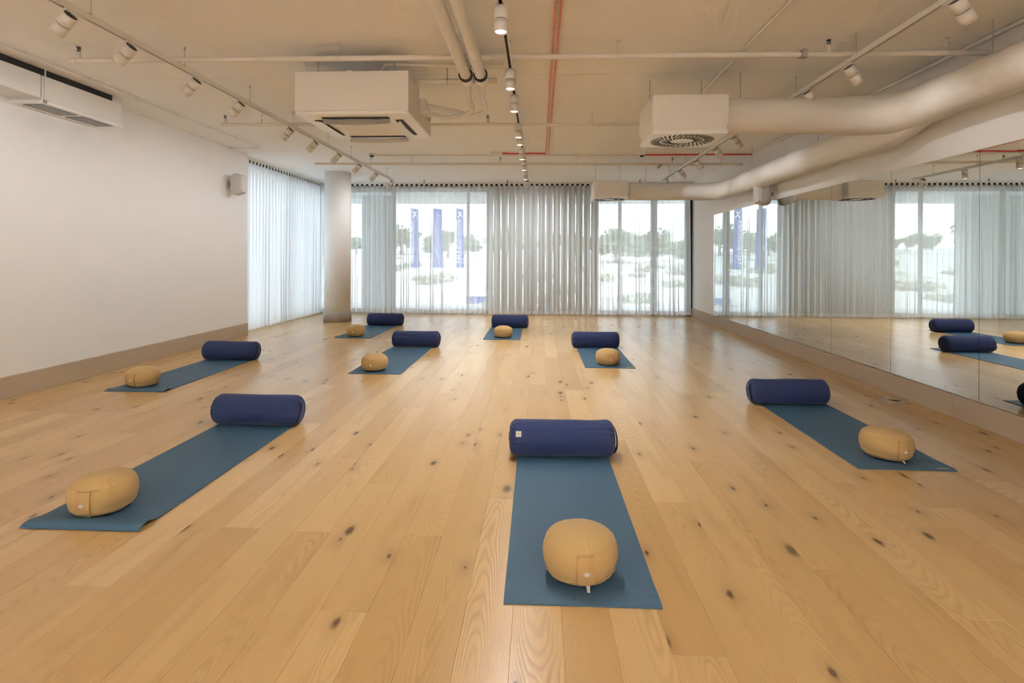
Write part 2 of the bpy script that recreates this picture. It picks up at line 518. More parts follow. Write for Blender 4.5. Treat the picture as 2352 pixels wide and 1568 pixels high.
floor = struct('floor', MB().box(-5.6, 3.8, YN, 13.0, -.30, -.013), M['floor'], 'pale knotty oak plank floor')
PW = .18; PL = 2.162
known = {-0.63: 2.583, -0.99: 3.157, -1.17: 2.585, -1.35: 3.535, -1.71: 3.915, -0.81: 4.172, -0.45: 3.585, -0.27: 3.007,
         0.81: 2.392, 1.17: 2.397, 0.45: 1.851, 1.53: 2.09, 0.63: 3.009, 1.71: 3.33, 1.35: 3.325, 2.07: 3.024, -1.53: 2.607}
known = {round(k / PW - .5): v for k, v in known.items()}
plank_cache = {}
def plank_mesh(w, l):
    key = (round(w, 3), round(l, 3))
    if key not in plank_cache:
        c = .0006
        a, b = w / 2 - .0002, l / 2 - .0005
        vs = [(x * a, y * b, -.012) for x, y in ((-1, -1), (1, -1), (1, 1), (-1, 1))]
        vs += [(x * a, y * b, -c) for x, y in ((-1, -1), (1, -1), (1, 1), (-1, 1))]
        vs += [(x * (a - c), y * (b - c), 0) for x, y in ((-1, -1), (1, -1), (1, 1), (-1, 1))]
        fs = [(8, 9, 10, 11)]
        for k in (0, 4):
            for i in range(4):
                j = (i + 1) % 4
                fs.append((k + i, k + j, k + 4 + j, k + 4 + i))
        plank_cache[key] = MB().add(vs, fs).mesh('plank', M['floor'])
    return plank_cache[key]
def row_visible(x, y1):
    return x > -(1.06 * y1 + .6) and x < (.95 * y1 + .6)
nplank = 0
rest = MB()
k0 = math.floor(-5.38 / PW - .5)
for k in range(k0, 20):
    xa, xb = PW * (k + .5), PW * (k + 1.5)
    xa = max(xa, -5.38); xb = min(xb, XR)
    if xb - xa < .02: continue
    off = known.get(k, random.uniform(0, PL))
    y = off - PL * 6
    while y < 12.95:
        ya, yb = max(y, YN), min(y + PL, 12.95)
        y += PL
        if yb - ya < .05: continue
        xc = (xa + xb) / 2
        if yb < 1.15 or not row_visible(xc, yb):
            rest.box(xa + .0007, xb - .0007, ya + .0007, yb - .0007, -.012, 0)
            continue
        if xc < XL - .1 and yb < 8.9: 
            continue
        inst('plank', plank_mesh(xb - xa, yb - ya), floor, (xc, (ya + yb) / 2, 0))
        nplank += 1
ro = rest.build('plank_remainder', M['floor'], floor); ro['kind'] = 'stuff'
print('planks', nplank)

wall_left = struct('wall_left', MB().box(-5.6, XL, YN, 9.02, -.02, ZC), M['wall'], 'plain white plastered wall')
wall_right = struct('wall_right', MB().box(XR, 3.85, YN, 13.0, -.02, ZC), M['wall'], 'white wall behind the mirrors')
wall_rear = struct('wall_rear', MB().box(-5.6, 3.85, YN - .2, YN, -.02, ZC), M['wall'])
lint = MB().box(-5.6, XR, 12.66, 13.0, 2.915, ZC)
lint.box(-5.6, -5.25, 9.02, 12.66, 2.915, ZC)
struct('wall_window_head', lint, M['wall'], 'white band above the windows')
ceiling = struct('ceiling', MB().box(-5.65, 3.9, YN - .2, 13.4, ZC, ZC + .3), M['ceil'], 'painted concrete ceiling')
cs = MB()
cs.box(-4.9, 3.57, 5.19, 5.194, ZC - .0012, ZC + .01)
o = cs.build('ceiling_joint', M['pipe'], ceiling)
# a small nib corner post at far end left, where the two glass walls meet
struct('trim_1', MB().box(-5.46, -5.24, 12.72, 12.92, 0, 2.93), M['frame'], 'grey corner post of the glazing')
struct('trim_2', MB().box(3.42, 3.50, 12.68, 12.90, 0, 2.93), M['black'], 'black reveal beside the last window')

def boards(name, pts, z0, z1, th, axis, mat, label):
    """a baseboard of several boards, each a part"""
    root = bpy.data.objects.new(name, None); COL.objects.link(root)
    root['kind'] = 'structure'; root['label'] = label
    for a, b in zip(pts, pts[1:]):
        mb = MB()
        if axis > 0: mb.chbox(th[0], th[1], a + .001, b - .001, z0, z1, .002)
        mb.build('board', mat, root)
    return root
boards('baseboard_left', [YN, -.6, 1.9, 4.0, 6.45, 9.02], 0, .205, (XL - .005, XL + .016), 1, M['base'], 'tall washed oak baseboard under the plain wall')
boards('baseboard_right', [YN, -1.2, 1.6, 4.74, 7.9, 10.9, 12.68], 0, .190, (XR - .028, XR + .004), 1, M['base'], 'washed oak baseboard under the mirrors')

# column
cx, cy = -4.135, 11.12
colm = MB()
colm.add([], [])
colm.lathe([(.262, 0), (.262, ZC)], 64)
colm.xf(Matrix.Translation((cx, cy, 0)))
column = struct('column', colm, M['wall'], 'round white column by the windows')
cb = MB().lathe([(.279, 0), (.279, .198), (.276, .202), (.262, .203)], 64)
cb.xf(Matrix.Translation((cx, cy, 0))); cb.build('column_base', M['colbase'], column)

# ------------------------------------------------------------------ glazing
def window_back(n, x0, x1, wl, wr, label, handle=False):
    root = bpy.data.objects.new('window_%d' % n, None); COL.objects.link(root)
    root['kind'] = 'structure'; root['label'] = label
    y0, y1 = YB - .03, YB + .04
    MB().box(x0, x0 + wl, y0, y1, 0, 2.92).build('frame_stile', M['frame'], root)
    MB().box(x1 - wr, x1, y0, y1, 0, 2.92).build('frame_stile', M['frame'], root)
    MB().box(x0 + wl, x1 - wr, y0, y1, 2.865, 2.92).build('frame_head', M['frame'], root)
    MB().box(x0 + wl, x1 - wr, y0, y1, 0, .10).build('frame_sill', M['conc'], root)
    MB().box(x0 + wl, x1 - wr, YB + .005, YB + .013, .10, 2.865).build('pane', M['glass'], root)
    if handle:
        h = MB().box(x0 + .05, x0 + .075, y0 - .045, y0 - .03, 1.32, 1.48)
        h.box(x0 + .055, x0 + .07, y0 - .032, y0, 1.40, 1.42)
        h.build('handle', M['white'], root)
W = [(-5.24, -3.43, .05, .05), (-3.43, -1.655, .045, .03), (-1.655, -.165, .03, .03), (-.165, 1.363, .03, .03), (1.363, 1.884, .03, .035), (1.884, 2.663, .035, .07), (2.663, 3.47, .07, .10)]
for i, (a, b, l, r) in enumerate(W):
    window_back(i + 1, a, b, l, r, ORD[i] + ' glazed bay of the far window wall, counted from the corner by the column', i == 6)
def window_side(n, ya, yb, label):
    root = bpy.data.objects.new('window_%d' % n, None); COL.objects.link(root)
    root['kind'] = 'structure'; root['label'] = label
    x0, x1 = -5.42, -5.35
    MB().box(x0, x1, ya, ya + .04, 0, 2.92).build('frame_stile', M['frame'], root)
    MB().box(x0, x1, yb - .04, yb, 0, 2.92).build('frame_stile', M['frame'], root)
    MB().box(x0, x1, ya + .04, yb - .04, 2.865, 2.92).build('frame_head', M['frame'], root)
    MB().box(x0, x1, ya + .04, yb - .04, 0, .10).build('frame_sill', M['conc'], root)
    MB().box(-5.39, -5.382, ya + .04, yb - .04, .10, 2.865).build('pane', M['glass'], root)
window_side(8, 9.02, 11.05, 'side glazed bay beside the end of the plain wall')
window_side(9, 11.05, 12.74, 'side glazed bay behind the column')

# ------------------------------------------------------------------ exterior
struct('terrace', MB().box(-16, 9, 13.0, 15.9, -.5, -.06).box(-16, -5.6, 4, 13.0, -.5, -.06), M['terr'], 'pale stone terrace outside the windows')
struct('roof_overhang', MB().box(-6.2, 6, 13.05, 16.6, 2.95, 3.35), M['conc'], 'white concrete overhang outside')
def gz(x, y):
    base = -1.5 + .2 * noise.noise(Vector((x * .11, y * .11, 0)))
    t = max(0, y - 34)
    base += 4.6 * (1 - math.exp(-t / 55.0)) + .55 * noise.noise(Vector((x * .05, y * .05, 3))) * min(1, t / 20)
    d = max(0, -x - 20)
    return base + min(1.5, d * .02)
g = MB().grid(lambda u, v: (-130 + 230 * u, 3 + (v ** 1.6) * 190, gz(-130 + 230 * u, 3 + (v ** 1.6) * 190)), 90, 80)
struct('ground', g, M['sand'], 'pale sandy ground outside')

# brick pillars on the terrace, brick by brick
def brick_pillar(x0, x1, y0, label):
    root = thing('brick_pillar', label, 'pillar', ((x0 + x1) / 2, y0 + .3, -.06))
    d = .58; hgt = 3.01; nc = 36; ch = hgt / nc
    MB().box(x0 + .012, x1 - .012, y0 + .012, y0 + d - .012, -.06, 2.95).build('mortar_core', M['mortar'], root)
    bw = (x1 - x0) / 3
    full = MB().chbox(-bw / 2 + .006, bw / 2 - .006, -.143, .143, -ch / 2 + .006, ch / 2 - .006, .006).mesh('brick', M['brick'])
    half = MB().chbox(-bw / 4 + .006, bw / 4 - .006, -.143, .143, -ch / 2 + .006, ch / 2 - .006, .006).mesh('brick', M['brick'])
    for c in range(nc):
        z = ch * (c + .5)
        xs = [(-bw, full), (0, full), (bw, full)] if c % 2 else [(-1.25 * bw, half), (-.5 * bw, full), (.5 * bw, full), (1.25 * bw, half)]
        for xx, me in xs:
            for yy in (-.155, .135):
                inst('brick', me, root, (xx + random.uniform(-.002, .002), yy + random.uniform(-.004, .004), z))
brick_pillar(-4.72, -3.93, 14.4, 'whitewashed brick pillar outside, beside the round column')
brick_pillar(-5.95, -5.18, 14.4, 'whitewashed brick pillar outside the glazed corner, hidden behind the round column')

# vertical louvres outside the middle bays
lr = thing('louvre_screen', 'grey vertical louvre shutter behind the middle curtain', 'shutter', (.09, 13.12, 0))
nsl = 15; x0 = -1.262; pitch = .1782
sl = MB().chbox(-.0752, .0752, -.03, .03, .06, 2.83, .003).mesh('slat', M['slat'])
for i in range(nsl):
    inst('slat', sl, lr, (x0 + pitch * (i + .5) - .09, 0, 0))
MB().box(x0, x0 + pitch * nsl, 13.08, 13.16, 2.83, 2.91).build('top_rail', M['slat'], lr)
MB().box(x0, x0 + pitch * nsl, 13.08, 13.16, -.06, .06).build('bottom_rail', M['slat'], lr)

# flags
def flag(x, y, w, label, kind):
    gzv = gz(x, y)
    root = thing('flag_banner', label, 'flag', (x, y, gzv), 0, 'tall blue flags outside')
    ztop = CAM_H + 114 / FPX * y
    zbot = CAM_H - 24 / FPX * y
    MB().tube([(x, y, gzv - .1), (x, y, ztop + .12)], .035, 10).build('pole', M['pole'], root)
    def fn(u, v):
        xx = x + .05 + (w * (1 + .25 * (1 - v) ** 3)) * u
        return (xx, y + .04 * math.sin(u * 6 + v * 5), zbot + (ztop - zbot) * v - .09 * u * v)
    fl = MB().grid(fn, 6, 20).build('cloth', M['flag'], root)
    def mark(name, mb): 
        return mb.build(name, M['flagw'], fl, world=False)
    H = ztop - zbot
    # leaping figure emblem
    em = MB()
    if kind != 'script':
        cx0, cz0 = x + .05 + w * .5, ztop - H * .10
        k = w * .5
        def lim(pts, rad):
            em.tube([(cx0 + a * k - root.location.x, y - .06 - root.location.y, cz0 + b * k - root.location.z) for a, b in pts], rad, 6)
        lim([(-.05, .55), (.1, .2), (.05, -.2)], .05 * 1.1)
        lim([(.05, -.2), (-.25, -.6), (-.4, -1.1)], .035)
        lim([(.05, -.2), (.4, -.5), (.75, -1.0)], .035)
        lim([(.05, .35), (-.45, .45), (-.7, .75)], .03)
        lim([(.05, .35), (.5, .55), (.65, .75)], .03)
        mark('emblem', em)
        def txt(s, size, dx, z0):
            cu = bpy.data.curves.new('lettering', 'FONT')
            cu.body = s; cu.size = size; cu.extrude = .004; cu.align_x = 'LEFT'
            cu.space_character = 1.12
            cu.materials.append(M['flagw'])
            tmp = bpy.data.objects.new('lettering_source', cu); COL.objects.link(tmp)
            me = bpy.data.meshes.new_from_object(tmp); bpy.data.objects.remove(tmp); me.name = 'lettering'
            t = bpy.data.objects.new('lettering', me); COL.objects.link(t); t.parent = fl
            t.location = (x + .05 + dx - root.location.x, y - .07 - root.location.y, z0 - root.location.z)
            t.rotation_euler = Euler((PI / 2, -PI / 2, 0), 'XYZ')
            return t
        txt('FALKENSTEINER', .31 if kind == 'two' else .33, w * (.38 if kind == 'two' else .56), zbot + H * .085)
    else:
        pts = []
        n = 70
        for i in range(n + 1):
            t = i / n
            pts.append((x + .05 + w * (.48 + .16 * math.sin(t * 34) + .10 * math.sin(t * 13 + 1)) - root.location.x, y - .06 - root.location.y,
                        zbot + H * (.16 + .62 * t + .018 * math.cos(t * 34)) - root.location.z))
        em.tube(pts, .018, 5)
        em.tube([(x + .05 + w * .3 - root.location.x, y - .06 - root.location.y, zbot + H * .90 - root.location.z), (x + .05 + w * .75 - root.location.x, y - .06 - root.location.y, zbot + H * .86 - root.location.z)], .02, 5)
        mark('script_lettering', em)
YF = 33.0
flag(-7.78, YF, .44, 'tall blue flag with lettering, beside the grey mullion near the brick pillar', 'two')
flag(-6.42, YF, .52, 'tall blue flag with white handwriting, middle one of three', 'script')
flag(-5.02, YF, .42, 'tall blue flag with lettering, nearer the slatted shutter', 'one')
sg = thing('ground_sign', 'low blue sign board on the sand beyond the terrace', 'sign', (-3.4, YF, gz(-3.4, YF)))
MB().chbox(-4.35, -2.4, YF - .06, YF + .06, -1.46, -1.02, .01).build('board', M['bluesign'], sg)
MB().tube([(-3.4, YF - .075, -1.36), (-3.15, YF - .075, -1.14)], .012, 6).build('mark', M['flagw'], sg)
for dx in (-4.2, -2.55):
    MB().box(dx - .03, dx + .03, YF - .03, YF + .03, -1.9, -1.4).build('post', M['dark'], sg)

# thin stakes on the sand
for i, (sx, sy) in enumerate(((-8.9, 36), (-6.95, 36.5), (-4.9, 40), (3.1, 30))):
    zz = gz(sx, sy)
    st = MB().tube([(sx, sy, zz - .1), (sx, sy, zz + 1.25)], .022, 6)
    st.tube([(sx, sy, zz + 1.25), (sx, sy, zz + 1.31)], [.03, .004], 6)
    tag(st.build('stake', M['bark']), ['thin stake in the sand, beside the flag near the brick pillar', 'thin stake in the sand, between two blue flags', 'thin stake in the sand, just past the last flag', 'thin stake in the sand, seen through the door bay'][i], 'stake', 'stakes in the sand')

def foliage(mb, c, rx, rz, n, size):
    for _ in range(n):
        while True:
            p = Vector((random.uniform(-1, 1), random.uniform(-1, 1), random.uniform(-1, 1)))
            if .35 < p.length < 1: break
        q = Vector((c[0] + p.x * rx, c[1] + p.y * rx, c[2] + p.z * rz))
        a = Vector((random.gauss(0, 1), random.gauss(0, 1), random.gauss(0, 1))).normalized()
        b = a.orthogonal().normalized(); d = a.cross(b)
        s = size * random.uniform(.6, 1.3)
        mb.add([q + b * s, q + d * s * .6, q - b * s, q - d * s * .6], [(0, 1, 2, 3)])
def tree_proto(seed, h):
    random.seed(seed)
    t = thing('tree', 'grey-green tree in the line beyond the sand, seen through sheer curtain', 'tree', (0, 0, 0), 0, 'trees beyond the sand')
    mb = MB()
    for _ in range(7):
        a = random.uniform(0, 2 * PI); r = random.uniform(0, h * .32)
        foliage(mb, (r * math.cos(a), r * math.sin(a), h * random.uniform(.35, .8)), h * random.uniform(.2, .34), h * random.uniform(.16, .26), 330, h * .036)
    mb.build('crown', M['leaf'], t, world=False)
    MB().tube([(0, 0, -.6), (.05, 0, h * .3), (0, .08, h * .7)], [h * .04, h * .03, h * .012], 7).build('trunk', M['bark'], t, world=False)
    return t
protos = [tree_proto(11, 5.0), tree_proto(12, 4.2), tree_proto(13, 5.6)]
random.seed(5)
spots = []
xx = -92.0
while xx < 46:
    spots.append((xx, 96 + 20 * (len(spots) % 2) + random.uniform(-2, 2))); xx += random.uniform(2.9, 3.7)
for px, py in ((13.5, 66), (19.0, 70), (6.0, 80), (10.5, 75), (-14, 84), (-23, 80), (-31, 82)):
    spots.append((px, py))
for i, (px, py) in enumerate(spots):
    o = protos[i] if i < 3 else copy_tree(protos[i % 3])
    o.location = (px, py, gz(px, py) - .2)
    s = random.uniform(.62, 1.05)
    if (px, py) == (13.5, 66): s = 1.0
    o.scale = (s * 1.25, s * 1.25, s)
    o.rotation_euler = (0, 0, random.uniform(0, 6.28))
sp = thing('scrub_bush', 'low dry scrub bush on the pale sand', 'bush', (0, 0, 0), 0, 'scrub bushes on the sand')
mb = MB()
for _ in range(5):
    foliage(mb, (random.uniform(-.6, .6), random.uniform(-.6, .6), .25), .55, .32, 60, .12)
mb.build('foliage', M['scrub'], sp, world=False)
scrub_at = []
for i in range(40):
    o = sp if i == 0 else copy_tree(sp)
    for _try in range(60):
        py = random.uniform(20, 62); px = random.uniform(-.75, .5) * py
        if all(abs(px - a) + abs(py - b) > 6.0 for a, b in scrub_at + [(-8.9, 36), (-6.95, 36.5), (-4.9, 40), (3.1, 30)]): break
    scrub_at.append((px, py))
    o.location = (px, py, gz(px, py)); s = random.uniform(.5, 1.4)
    o.scale = (s * random.uniform(1, 1.8), s, s); o.rotation_euler = (0, 0, random.uniform(0, 1))

# ------------------------------------------------------------------ curtains
def fold_profile(length, period, rng):
    """per fold: random depth and overlap"""
    n = int(length / period) + 2
    return [(rng.uniform(.55, 1.35), rng.uniform(.0, 1.0) ** 2.2, rng.uniform(-.5, .5)) for _ in range(n)]
def curtain(name, label, length, place, z0, z1, seed, rng_over=(.4, 1.0), period=.118, edge_lean=(0, 0)):
    rng = random.Random(seed)
    fp = fold_profile(length, period, rng)
    ph = rng.uniform(0, 9)
    nf = int(length / period); per = 14
    nu = nf * per; nv = 12
    zs = [z0, z0 + .07, z0 + .0701, z0 + .2, z0 + .5, z0 + .9, z0 + 1.4, z0 + 1.9, z0 + 2.4, z1 - .16, z1 - .09, z1]
    def pt(u, z):
        t = u * nf
        i = min(int(t), nf - 1); f = t - i
        amp, over, sh = fp[i]; amp2, over2, sh2 = fp[i + 1]
        w = f * f * (3 - 2 * f)
        amp = amp + (amp2 - amp) * w; sh = sh + (sh2 - sh) * w
        q = (z1 - z) / (z1 - z0)                 # 0 at the rail, 1 at the hem
        ease = q ** .8
        bx = (.006 + ease * .036 * over * math.sin(PI * f) ** .5) if f > 0 else .006
        s = u * length + bx * math.sin(4 * PI * f)
        s += ease * .05 * sh + ease * .035 * noise.noise(Vector((u * length * 1.9, q * .7, ph)))
        d = (.026 + ease * .022 * amp) * math.sin(2 * PI * t) + ease * .02 * noise.noise(Vector((u * length * 3, q, ph + 5)))
        s += q * (edge_lean[0] * (1 - u) + edge_lean[1] * u)
        return place(s, d, z)
    base = place(length / 2, 0, z0)
    root = thing(name, label, 'curtain', (base[0], base[1], 0))
    cols = [i / nu for i in range(nu + 1)]
    def sheet(zlist):
        mb = MB()
        vs = [pt(u, z) for z in zlist for u in cols]
        fs = []
        for j in range(len(zlist) - 1):
            for i in range(nu):
                a = j * (nu + 1) + i
                fs.append((a, a + 1, a + nu + 2, a + nu + 1))
        return mb.add(vs, fs, True)
    sheet(zs[1:]).build('cloth', M['sheer'], root)
    def hempt(u): return pt(u, z0)
    sheet([z0, z0 + .035, z0 + .07]).build('hem', M['hem'], root)
    sheet([z1 - .045, z1]).build('heading_tape', M['hem'], root)
    return root
ZR = 2.975
def back(x0): return lambda s, d, z: (x0 + s, 12.62 + d, z)
curtain('sheer_curtain', 'white sheer curtain in front of the flags and brick pillar', 3.92, back(-5.14), .030, ZR, 3)
curtain('sheer_curtain', 'white sheer curtain in front of the grey slatted shutter', 2.65, back(-1.215), .030, ZR, 4)
curtain('sheer_curtain', 'white sheer curtain in front of the glazed door by the mirror wall', 2.00, back(1.425), .030, ZR, 5, edge_lean=(0, .05))
curtain('sheer_curtain', 'white sheer curtain on the side window between wall and column', 3.50, lambda s, d, z: (-5.09 + d, 9.06 + s, z), .025, ZR, 6)

def rail(label, length, place, n):
    base = place(length / 2, 0, ZR)
    root = thing('curtain_rail', label, 'curtain rail', base)
    def bx(a, b, d0, d1, z0, z1):
        p = [place(s, d, z) for z in (z0, z1) for d in (d0, d1) for s in (a, b)]
        return MB().add(p, [(0, 2, 3, 1), (4, 5, 7, 6), (0, 1, 5, 4), (2, 6, 7, 3), (0, 4, 6, 2), (1, 3, 7, 5)])
    bx(0, length, -.03, .03, 3.018, ZC).build('track', M['white'], root)
    bx(0, length, -.012, -.006, 2.972, 3.018).build('shade_strip', M['black'], root)  # black strip standing in for the shade behind the carriers
    me = None
    for i in range(n):
        s = length * (i + .5) / n
        o = bx(s - .029, s + .029, -.028, -.016, 2.972, 3.02).build('carrier', M['white'], root)
rail('white curtain rail along the far windows with dark gaps between carriers', 8.36, lambda s, d, z: (-4.92 + s, 12.62 + d, z), 72)
rail('white curtain rail above the side window', 3.54, lambda s, d, z: (-5.09 - d, 9.04 + s, z), 30)

# ------------------------------------------------------------------ mirrors
seams = [11.13, 10.03, 8.92, 7.82, 6.715, 5.61, 4.52, 3.42, 2.31]
mirror_mat = simple('mirror_silver', (.86, .885, .87), .0, metal=1.0)
mlab = ['end mirror panel beside the window curtains, below the wall speaker', 'second mirror panel counted from the window end', 'third mirror panel counted from the window end',
        'fourth mirror panel counted from the window end', 'fifth mirror panel counted from the window end', 'sixth mirror panel from the window end, above the floor socket', 'wide mirror panel cut by the picture edge', 'mirror panel beyond the wide one, closest to the viewer']
for i in range(len(seams) - 1):
    ya, yb = seams[i + 1] + .002, seams[i] - .002
    mb = MB()
    xf, xb = XR - .012, XR - .004
    z0, z1 = .196, 2.192
    mb.add([(xf, ya, z0), (xf, yb, z0), (xf, yb, z1), (xf, ya, z1)], [(0, 3, 2, 1)], False, 0)
    mb.box(xf + .0002, XR, ya, yb, z0, z1, 1)
    tag(mb.build('mirror_panel', [mirror_mat, M['dark']]), mlab[i], 'mirror', 'mirror panels on the wall')

# ------------------------------------------------------------------ ceiling services
def track(name_label, x, y0, y1, wires):
    root = thing('lighting_track', name_label, 'lighting track', (x, (y0 + y1) / 2, 2.85))
    w = .018
    mb = MB()
    mb.box(x - w, x + w, y0, y1, 2.879, 2.889)
    mb.box(x - w, x - w + .007, y0, y1, 2.85, 2.879)
    mb.box(x + w - .007, x + w, y0, y1, 2.85, 2.879)
    mb.box(x - w, x + w, y0 - .006, y0, 2.85, 2.889); mb.box(x - w, x + w, y1, y1 + .006, 2.85, 2.889)
    mb.build('profile', M['white'], root)
    MB().box(x - w + .007, x + w - .007, y0, y1, 2.862, 2.879).build('conductor_slot', M['black'], root)
    for y in wires:
        wm = MB().tube([(x, y, 2.887), (x, y, ZC - .02)], .0021, 6)
        wm.tube([(x, y, ZC - .025), (x, y, ZC)], .008, 8)
        wm.tube([(x, y - .03, 2.893), (x, y, 2.905), (x, y + .02, 2.893)], .0035, 6)
        wm.build('suspension_wire', M['steel'], root)
    return root
XT_L, XT_C, XT_R = -2.93, -.235, 2.43
track('long white lighting track along the plain wall, with cream spotlights', XT_L, -1.6, 10.95, [-1.0, .9, 2.4, 3.45, 4.40, 5.43, 6.40, 7.49, 8.44, 9.45, 10.48])
track('white lighting track down the middle of the ceiling', XT_C, -1.6, 10.95, [-1.0, .9, 2.4, 4.36, 5.36, 6.5, 8.0, 9.4, 10.4])
track('white lighting track in front of the mirror wall', XT_R, -1.6, 10.95, [-1.0, .9, 2.4, 4.33, 5.32, 6.6, 7.9, 9.2, 10.4])

def spot_meshes():
    R, L = .0425, .152
    body = MB().lathe([(R - .006, -L / 2 + .012), (R - .004, -L / 2), (R, -L / 2), (R, -.002)], 32)
    body.lathe([(R, .002), (R, L / 2), (R - .004, L / 2), (R - .005, L / 2 - .012)], 32)
    ring = MB().lathe([(R - .003, -.0025), (R - .003, .0025)], 32)
    fins = MB()
    for i in range(22):
        a = 2 * PI * i / 22; c, s = math.cos(a), math.sin(a); t = .0016
        fins.add([(c * .010 - s * t, s * .010 + c * t, L / 2 - .014), (c * .010 + s * t, s * .010 - c * t, L / 2 - .014), (c * .036 + s * t, s * .036 - c * t, L / 2 - .014), (c * .036 - s * t, s * .036 + c * t, L / 2 - .014),
                  (c * .010 - s * t, s * .010 + c * t, L / 2 - .002), (c * .010 + s * t, s * .010 - c * t, L / 2 - .002), (c * .036 + s * t, s * .036 - c * t, L / 2 - .002), (c * .036 - s * t, s * .036 + c * t, L / 2 - .002)],
                 [(4, 5, 6, 7), (0, 1, 5, 4), (1, 2, 6, 5), (2, 3, 7, 6), (3, 0, 4, 7)])
    well = MB().lathe([(.0375, L / 2 - .0145), (.0375, L / 2 - .0135)], 32)
    lens = MB().lathe([(.0355, -L / 2 + .007), (.0355, -L / 2 + .009)], 32)
    return dict(body=body.mesh('housing', M['spot']), ring=ring.mesh('shadow_ring', M['dark']), fins=fins.mesh('heat_sink', M['fins']),
                well=well.mesh('heat_sink_well', M['dark']), lens=lens.mesh('lens', M['lamp']), lensd=lens.mesh('lens', M['lampdim']),
                ad=MB().chbox(-.011, .011, -.075, .075, -.012, .006, .002).mesh('track_adapter', M['white']),
                stem=MB().tube([(0, 0, -.012), (0, 0, -.05)], .006, 8).mesh('stem', M['white']))
SM = spot_meshes()
lampd = {}
def lamp_data(w, ang):
    k = (w, ang)
    if k not in lampd:
        l = bpy.data.lights.new('spot_lamp', 'SPOT')
        l.energy = w; l.color = LAMP_COL; l.spot_size = math.radians(ang); l.spot_blend = 1.0; l.shadow_soft_size = .022
        lampd[k] = l
    return lampd[k]
def spotlight(x, y, aim, label, w, ang, lit, group):
    root = thing('spotlight', label, 'spotlight', (x, y, 2.85), 0, group)
    a = Vector(aim).normalized()
    q = (-a).to_track_quat('Z', 'Y').to_euler()
    rear = -a * .04                       # the stem holds the rear half of the housing
    c = Vector((0, 0, -.088)) + Vector((0, 0, 0)) - Vector((rear.x, rear.y, 0))
    inst('track_adapter', SM['ad'], root, (0, .055, 0))
    inst('stem', SM['stem'], root)
    inst('housing', SM['body'], root, c, q); inst('shadow_ring', SM['ring'], root, c, q)
    inst('heat_sink', SM['fins'], root, c, q); inst('heat_sink_well', SM['well'], root, c, q)
    inst('lens', SM['lens'] if lit else SM['lensd'], root, c, q)
    lo = bpy.data.objects.new('spot_lamp', lamp_data(w, ang)); COL.objects.link(lo); lo.parent = root
    lo.location = c + a * .088; lo.rotation_euler = q
    return root
YL = [3.27, 3.78, 4.53, 5.23, 6.31, 7.03, 7.87, 8.80, 9.70, 10.75]
YC = [3.33, 4.455, 5.15, 6.26, 6.67, 7.66, 8.6, 9.66, 10.68]
YR = [3.30, 4.41, 5.07, 6.93, 7.64, 8.55, 9.51, 10.6]
for i, y in enumerate(YL):
    spotlight(XT_L, y, (-.74, .12, -.66), 'cream cylinder spotlight on the track along the plain wall, %s counted from the window end' % ORD[len(YL) - 1 - i], 14.0, 130, False, 'spotlights on the track along the plain wall')
for i, y in enumerate(YC):
    last = i == len(YC) - 1
    spotlight(XT_C, y, (.0, .62, -.75) if last else (.0, -.06, -1), 'cream cylinder spotlight on the middle track, %s counted from the window end' % ORD[len(YC) - 1 - i], 130.0 if last else (60.0 if i > 4 else 40.0), 125, i < 3, 'spotlights on the middle track')
for i, y in enumerate(YR):
    spotlight(XT_R, y, (.62, .18, -.74) if i != 7 else (.25, .1, -1), 'cream cylinder spotlight on the track by the mirror wall, %s counted from the window end' % ORD[len(YR) - 1 - i], (6.0, 6.0, 14.0, 4.0, 4.0, 4.0, 4.0, 4.0)[i], 130, i < 3, 'spotlights on the track by the mirror wall')
for j, y in enumerate((1.6, .5, -.6, -1.5)):      # unseen heads added behind the viewer; wall bounce brightens the near ceiling
    spotlight(XT_L, y, (-.6, -.75, -.12), 'added fill spotlight on the plain wall track, unseen overhead behind the viewer, %s one back' % ORD[j], FILL_LAMP_W, 130, True, 'added fill spotlights behind the viewer')
    spotlight(XT_C, y, (0, -.97, -.12), 'added fill spotlight on the middle track, unseen overhead behind the viewer, %s one back' % ORD[j], FILL_LAMP_W, 130, True, 'added fill spotlights behind the viewer')
    spotlight(XT_R, y, (.3, -.93, -.12), 'added fill spotlight on the mirror wall track, unseen overhead behind the viewer, %s one back' % ORD[j], FILL_LAMP_W, 130, True, 'added fill spotlights behind the viewer')

